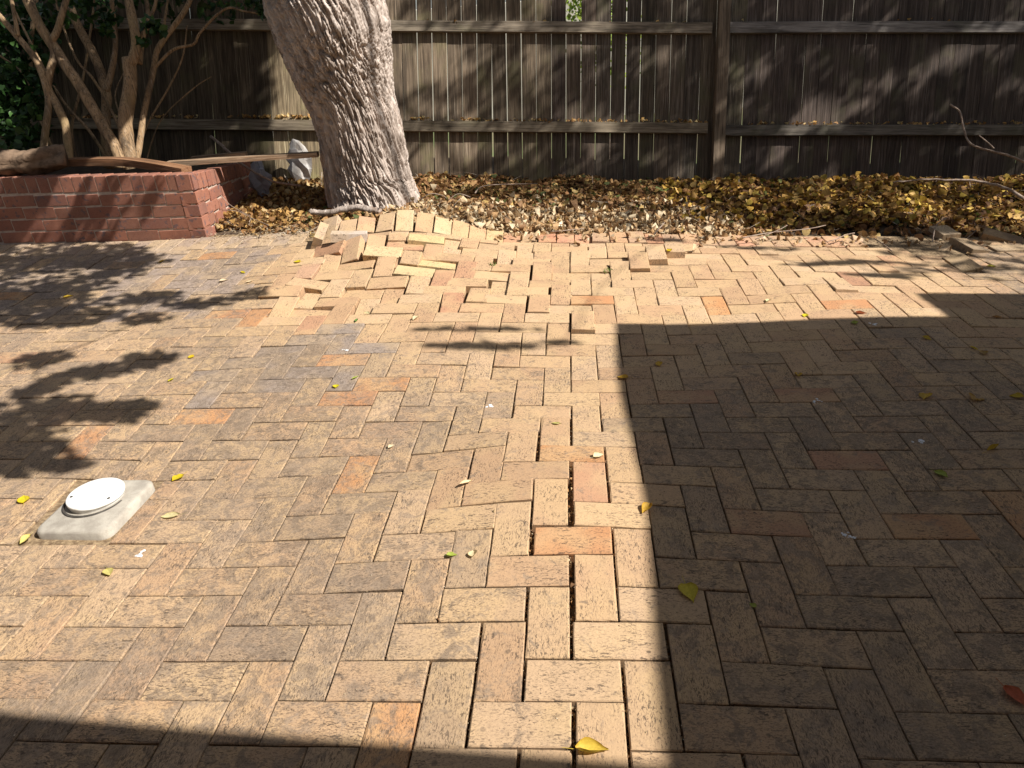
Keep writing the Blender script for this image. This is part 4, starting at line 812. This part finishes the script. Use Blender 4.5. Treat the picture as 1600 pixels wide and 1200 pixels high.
LV = [(-1.312, .941, YL, .05, 'round', .25, 'bright yellow round leaf just right of the white drain cap'), (-1.81, .805, YL, .055, 'ovate', .3, 'yellow leaf at the left picture edge level with the drain cap'),
 (-1.658, .598, (.66, .6, .2), .045, 'ovate', .6, 'pale yellow leaf at the front left corner of the concrete pad'), (-1.275, .442, (.66, .52, .2), .045, 'ovate', .5, 'pale yellow leaf on the pavers in front of the concrete pad'),
 (-1.22, .716, PA, .07, 'narrow', .5, 'cream slender leaf right of the concrete pad'), (.21, .969, PA, .045, 'ovate', .9, 'cream white folded leaf on the reddish paver above the wide joint'),
 (.345, .667, GO, .055, 'ovate', 1.1, 'curled golden brown leaf at the edge of the big shadow'), (-.23, .473, GR, .032, 'ovate', .8, 'small olive curled leaf in the sunny centre foreground, left of a cream one'),
 (-.287+.12, .495-.02, PA, .035, 'round', .7, 'small cream upright leaf in the sunny centre foreground'), (.424, .33, (.66, .50, .06), .062, 'heart', .25, 'large flat yellow leaf across the shadow edge in the right foreground'),
 (.155, -.123, (.68, .5, .08), .07, 'ovate', 1.4, 'big twisted yellow leaf at the bottom edge of the picture'), (.062, 1.222, (.6, .55, .2), .04, 'narrow', .6, 'thin pale yellow leaf above the wide open joint'),
 (.507, 1.768, GO, .05, 'ovate', .7, 'golden leaf just inside the top left corner of the big shadow'), (.339, 1.64, GO, .05, 'ovate', .6, 'golden leaf on the left edge of the big shadow'),
 (1.064, 1.624, GO, .05, 'ovate', .8, 'golden leaf in the shade above a reddish paver'), (1.538, 2.259, RD, .05, 'ovate', .8, 'red orange leaf in sun at the top edge of the big shadow'),
 (1.274, 2.26, YL, .035, 'round', .3, 'small yellow leaf in sun beside the top edge of the big shadow'), (1.471, 2.153, GR, .045, 'ovate', .5, 'green yellow leaf just inside the shade below the red leaf'),
 (1.482, 1.417, GO, .055, 'heart', .4, 'golden leaf in the shade, left of the large brown orange leaf'), (1.654, 1.397, (.5, .28, .06), .065, 'heart', .3, 'large brown orange triangular leaf in the shade at right'),
 (1.816, 1.414, GO, .05, 'ovate', .6, 'orange yellow leaf at the right picture edge in the shade'), (1.543, 1.046, GO, .065, 'narrow', 1.6, 'rolled golden leaf in the shade, lying crosswise at right'),
 (1.312, .899, GR, .05, 'ovate', .5, 'dull yellow green leaf in the middle of the shaded pavers'), (1.72, 1.959, GO, .045, 'ovate', .6, 'golden leaf in the shade below the tumbled bricks, left of a pair'),
 (1.87, 1.85, YL, .045, 'narrow', .6, 'upper yellow leaf of the touching pair in the shade'), (1.885, 1.80, BR, .05, 'ovate', .5, 'lower brown leaf of the touching pair in the shade'),
 (2.153, 2.214, BR, .045, 'narrow', .6, 'dim brown leaf deep in the shade at upper right'), (.581, .299, GR, .022, 'ovate', .4, 'tiny yellow leaf on a shaded paver right of the large flat leaf'),
 (1.085, .04, RD, .06, 'ovate', .8, 'red and yellow leaf at the right edge of the foreground'), (-.55, 1.093, PA, .03, 'round', 1.3, 'small shell like cream leaf left of the wide joints'),
 (-.232, .813, PA, .05, 'narrow', 1.0, 'pale curled leaf in front of the raised paver edge'), (-.892, 1.546, YL, .032, 'round', .3, 'tiny yellow leaf on the dark stained pavers left of centre'),
 (-.827, 1.62, GR, .04, 'narrow', .6, 'small green leaf on the pavers left of centre'), (-.988, 2.247, (.12, .25, .06), .045, 'narrow', .5, 'dark green leaf on the grey stained pavers'),
 (-1.578, 3.077, YL, .05, 'ovate', .5, 'yellow leaf lying in the dip left of the heaved pavers'), (-1.895, 2.979, YL, .05, 'narrow', .6, 'yellow leaf on smooth pavers in front of the planter corner'),
 (-1.791, 2.819, PA, .04, 'ovate', .7, 'cream leaf nearest the heaved pavers in the smooth left part'), (-1.971, 2.864, PA, .05, 'ovate', .7, 'cream leaf left of another cream leaf in the smooth left part'),
 (-2.563, 3.238, GO, .045, 'ovate', .6, 'gold leaf in front of the planter wall in the sun'), (-2.868, 2.7, GO, .055, 'ovate', .6, 'gold leaf between the tree shadows at left'),
 (-1.705, 1.877, YL, .035, 'round', .2, 'tiny yellow leaf on clean pavers at centre left, upper one'), (-1.69, 1.644, YL, .032, 'round', .2, 'tiny yellow leaf on clean pavers at centre left, lower one'),
 (-.674, 2.245, PA, .045, 'round', .9, 'white dry leaf above the streak of tree shadow'), (.721, 3.164, YL, .05, 'ovate', .5, 'yellow leaf resting on the raised pavers near the edging'),
 (1.145, 2.464, PA, .05, 'ovate', .9, 'cream leaf standing on a sunny paver above the big shadow'), (2.55, 3.05, (.6, .55, .1), .045, 'ovate', .5, 'yellow green leaf on the slabs below the tumbled bricks'),
 (-.95, 2.33, PA, .04, 'ovate', .8, 'white curled leaf on the grey stained pavers')]
surf = bpy.context.evaluated_depsgraph_get
def top_of(x, y):
    best = None
    for r in recs:
        q = r['R'].T@(np.array([x, y, r['c'][2]])-r['c'])
        if abs(q[0]) < r['w']/2+.001 and abs(q[1]) < r['d']/2+.001:
            n_ = r['R'][:, 2]; z = r['c'][2]-(n_[0]*(x-r['c'][0])+n_[1]*(y-r['c'][1]))/n_[2]
            if best is None or z > best: best = z
    return float(hz(x, y)) if best is None else best
for i, (x, y, c, L, kind, curl, lab) in enumerate(LV):
    rs = random.Random(i*7+3); v, f = leaf_geo(kind, L, curl, rs); c = tuple(q*rs.uniform(.9, 1.05) for q in c)
    cl = np.tile([*c, 1], (len(v), 1)); 
    for k in range(63): 
        if abs(k % 9-4) < 1: cl[k, :3] *= 1.12
        if k//9 in (0, 7) or k % 9 in (0, 8): cl[k, :3] *= np.array([.85, .75, .6])
    o = mesh('fallen_leaf', v, f, MLEAFY, None, True, attrs={'tone': ('FLOAT_COLOR', cl)})
    zmin = min(p[2] for p in v); o.rotation_euler = (rs.gauss(0, .10), rs.gauss(0, .14), rs.uniform(0, 6.28)); o.location = (x, y, top_of(x, y)-zmin*.9+.003)
    tagit(o, lab, 'leaf', 'leaves fallen on the paving')
DR = [(-1.222, .527, 'white bird dropping on the sunny pavers in front of the drain cap'), (1.329, 1.102, 'white bird dropping in the middle of the shaded pavers'), (.918, .592, 'small white bird dropping on a shaded paver edge beside the big shadow'), (-.205, 1.383, 'white bird dropping on a sunny paver near the open joints'),
      (-.949, 1.902, 'white bird dropping on the dark stained pavers'), (1.071, 1.404, 'pale bird dropping in the shade next to a reddish paver'), (1.55, 2.125, 'faint pale ring shaped bird dropping inside the top edge of the shadow')]
for i, (x, y, lab) in enumerate(DR):
    z = top_of(x, y); rs = random.Random(i); v = []; f = []
    for q in range(9):
        cx, cy, r0 = rs.gauss(0, .009), rs.gauss(0, .007), rs.uniform(.0015, .007); b = len(v); v.append((cx, cy, .0016))
        for k in range(9): a = 6.283*k/9; rr = r0*rs.uniform(.6, 1.3); v.append((cx+rr*math.cos(a), cy+rr*math.sin(a), .0003))
        for k in range(9): f.append((b, b+1+k, b+1+(k+1) % 9))
    e = .02; sx = (top_of(x+e, y)-top_of(x-e, y))/(2*e); sy = (top_of(x, y+e)-top_of(x, y-e))/(2*e)
    sx = sx if abs(sx) < .3 else 0; sy = sy if abs(sy) < .3 else 0
    v = [(a, b, c+a*sx+b*sy+.0007) for a, b, c in v]
    tagit(mesh('bird_dropping', v, f, MDROP, loc=(x, y, z)), lab, 'dropping', 'bird droppings on the paving')
# ------------------------------------------------------------------ sticks and twigs
def stick(pts, r0, r1, label, name='twig', wob=.2, mat=MTWIG, cat='twig', n=7, jag=.0, group='twigs in the garden bed'):
    P = spline(pts, 5); P = [p+np.array([random.gauss(0, jag) for _ in range(3)]) for p in P]
    v, f = tube(P, np.linspace(r0, r1, len(P)), n, wob); return tagit(mesh(name, v, f, mat, None, True, attrs={'pc': ('FLOAT_VECTOR', [tuple(c) for c in v])}), label, cat, group)
stick([at(484, 331, 5.13), at(505, 333, 5.12), at(530, 329, 5.12), at(558, 325, 5.1), at(580, 327, 5.08), at(594, 332, 5.06)], .016, .026, 'pale gnarled dead branch lying at the foot of the tree on the edging', 'dead_branch', .5, MK, 'branch', 12, .004, None)
stick([at(330, 214, 5.95), at(352, 232, 5.85), at(372, 252, 5.75), at(400, 270, 5.7), at(430, 284, 5.65), at(470, 290, 5.62)], .012, .008, 'long brown stick slanting down from the planter towards the tree foot', 'stick', .2, MTWIG, 'stick', 8, .002, None)
stick([at(1484, 163, 5.6), at(1500, 175, 5.58), at(1504, 195, 5.56), at(1516, 224, 5.5), at(1550, 236, 5.4), at(1580, 244, 5.35), at(1612, 258, 5.3)], .006, .009, 'pale thin forked branch rising in front of the fence at right', 'bare_branch', .2, MTWIG, 'branch', 7, .001, None)
stick([at(1530, 212, 5.45), at(1545, 224, 5.42), at(1553, 232, 5.4)], .004, .005, 'short side twig touching the pale thin branch at right')
stick([at(1395, 285, 5.3), at(1450, 281, 5.25), at(1520, 283, 5.2), at(1565, 292, 5.1), at(1600, 310, 5.0)], .006, .012, 'dark arching dead branch over the leaves at right', 'dead_branch', .2, MTWIG, 'branch', 8, .003, None)
stick([at(840, 287, 5.7), at(760, 290, 5.75), at(742, 302, 5.7)], .003, .006, 'thin dark branch leaning against the fence base behind the tree')
stick([at(1480, 340, 4.75), at(1463, 352, 4.72), at(1458, 372, 4.66), at(1455, 386, 4.62), at(1446, 399, 4.56)], .003, .005, 'pale bent twig standing beside the tumbled bricks')
stick([at(1507, 376, 4.62), at(1516, 368, 4.65), at(1525, 360, 4.7)], .003, .002, 'pale short twig behind the dark tipped brick')
stick([at(1365, 372, 4.55), at(1382, 383, 4.5), at(1394, 393, 4.42)], .004, .003, 'straight pale twig lying across the broken end of the edging')
stick([at(1290, 378, 4.5), at(1305, 374, 4.52), at(1322, 367, 4.58), at(1335, 364, 4.6)], .003, .004, 'pale looped twig lying on the edging near its broken end')
stick([at(700, 313, 5.2), at(716, 303, 5.2), at(735, 308, 5.2)], .004, .003, 'pale arched root loop right of the tree foot')
stick([at(655, 313, 5.3), at(672, 303, 5.25), at(690, 305, 5.25), at(698, 310, 5.2)], .004, .003, 'pale arched root loop touching the tree foot')
stick([at(860, 362, 4.75), at(885, 360, 4.75), at(912, 357, 4.8)], .003, .003, 'pale straight twig lying behind the edging right of the hump')
stick([at(1022, 366, 4.62), at(1030, 357, 4.66), at(1038, 348, 4.7)], .006, .004, 'stubby brown twig poking up behind the edging')
stick([at(1160, 372, 4.55), at(1200, 364, 4.6), at(1260, 358, 4.62), at(1290, 352, 4.65)], .004, .003, 'long grey twig lying on the litter behind the edging')
stick([at(1180, 374, 4.5), at(1215, 360, 4.6), at(1230, 352, 4.65)], .003, .002, 'short grey twig crossing the long grey twig')
stick([at(395, 372, 4.98), at(440, 364, 5.0), at(480, 362, 5.0), at(500, 352, 5.05)], .005, .003, 'brown twig lying left of the heaved bricks')
stick([at(345, 305, 5.2), at(362, 322, 5.15), at(392, 338, 5.1)], .003, .002, 'reddish thin twig leaning on the side of the planter')
stick([at(347, 328, 5.15), at(370, 330, 5.12), at(392, 340, 5.1), at(420, 352, 5.0)], .003, .002, 'reddish thin twig on the leaves beside the planter')
stick([at(430, 383, 4.85), at(455, 376, 4.9), at(475, 374, 4.92)], .003, .002, 'short dark twig on the pavers left of the standing brick')
# ------------------------------------------------------------------ stones by the fence
def rock(name, c, s, label, mat, seed, cat='stone', rot=(0, 0, 0)):
    v = []; f = []; n, m = 10, 7
    for i in range(m+1):
        for k in range(n):
            a = math.pi*i/m; b = 2*math.pi*k/n; d = Vector((math.sin(a)*math.cos(b), math.sin(a)*math.sin(b), math.cos(a)))
            r = 1+.75*noise.noise(d*2.1+Vector((seed, 0, 0))); v.append((d.x*r*s[0], d.y*r*s[1], d.z*r*s[2]))
    for i in range(m):
        for k in range(n): j = (k+1) % n; f.append((i*n+k, (i+1)*n+k, (i+1)*n+j, i*n+j))
    o = mesh(name, v, f, mat, loc=tuple(c)); o.rotation_euler = rot; return tagit(o, label, cat)
MST = flat_mat("pale_stone", (.78, .76, .74), (.50, .46, .42), 12, .9, .4, 60); MST2 = flat_mat("blue_stone", (.30, .31, .35), (.23, .23, .26), 12, .9, .4, 60)
rock('stone', at(465, 257, 6.24), (.11, .045, .17), 'white jagged stone leaning on the fence under the long plank', MST, 3.3)
rock('stone', at(408, 282, 5.85), (.09, .05, .15), 'blue grey stone slab leaning at the fence behind the planter', MST2, 8.1)
# ------------------------------------------------------------------ house and verandah behind and right of the camera
k = SUN/SUN[2]; HV = 2.65; HE = 2.5
ver = empty('verandah_roof', (3.9, 0, 0), 'flat pale verandah roof on posts to the right of the patio', 'roof')
x0, x1, y1 = .352+k[0]*HV, 8.0, 2.21+k[1]*HV
def bx(name, a, b, mat, parent):
    v, f = box(b[0]-a[0], b[1]-a[1], b[2]-a[2], .004); v = v+(np.array(a)+np.array(b))/2; return under(mesh(name, v, f, mat), parent)
bx('roof_sheet', (x0, -4.0, HV), (x1, y1, HV+.06), MROOF, ver); bx('roof_sheet', (1.96+k[0]*HV, y1+.002, HV), (x1, y1+.34, HV+.06), MROOF, ver)
bx('fascia', (x0+.01, -4.0, HV-.12), (x0+.04, y1-.01, HV-.002), MPL, ver); bx('fascia', (x0+.042, y1-.04, HV-.12), (x1, y1-.01, HV-.002), MPL, ver)
bx('post', (x0+.15, y1-.25, -.4), (x0+.24, y1-.16, HV-.003), MPL, ver); bx('post', (7.8, y1-.25, -.4), (7.89, y1-.16, HV-.003), MPL, ver)
hs = empty('house', (0, -2.6, 0), 'brick house whose eave shades the near edge of the patio', 'house')
bx('wall', (-7, -2.75, -.4), (x0-.002, -2.6, HE-.003), MB, hs)
ea = -.06+k[1]*HE
v, f = prism([(-7, -3.2), (x0-.003, -3.2), (x0-.003, ea-.12), (-1.25+k[0]*HE, ea), (-7, ea+.25)], HE, [HE+.1]*5); under(mesh('eave', v, f, MROOF), hs)
for o in hs.children:
    if o.name.startswith('wall'):
        me = o.data; a = me.attributes.new('tone', 'FLOAT_COLOR', 'POINT'); a.data.foreach_set('color', [.3, .14, .1, 1]*len(me.vertices)); a = me.attributes.new('pc', 'FLOAT_VECTOR', 'POINT'); a.data.foreach_set('vector', [c for v_ in me.vertices for c in v_.co])

sf = empty('added_sky_block_fence', (5.9, 0, -.1), 'unseen dark paling fence added beyond the verandah posts to cut sky light', 'fence')  # out of view, added to hold sky light off the shaded paving
for i in range(60):
    bx('paling', (6.3, -4+i*.15, -.4), (6.315, -4+i*.15+.145, 1.85), MLOG, sf)
bx('rail', (6.25, -4, .4), (6.297, 5, .49), MLOG, sf); bx('rail', (6.25, -4, 1.4), (6.297, 5, 1.49), MLOG, sf)
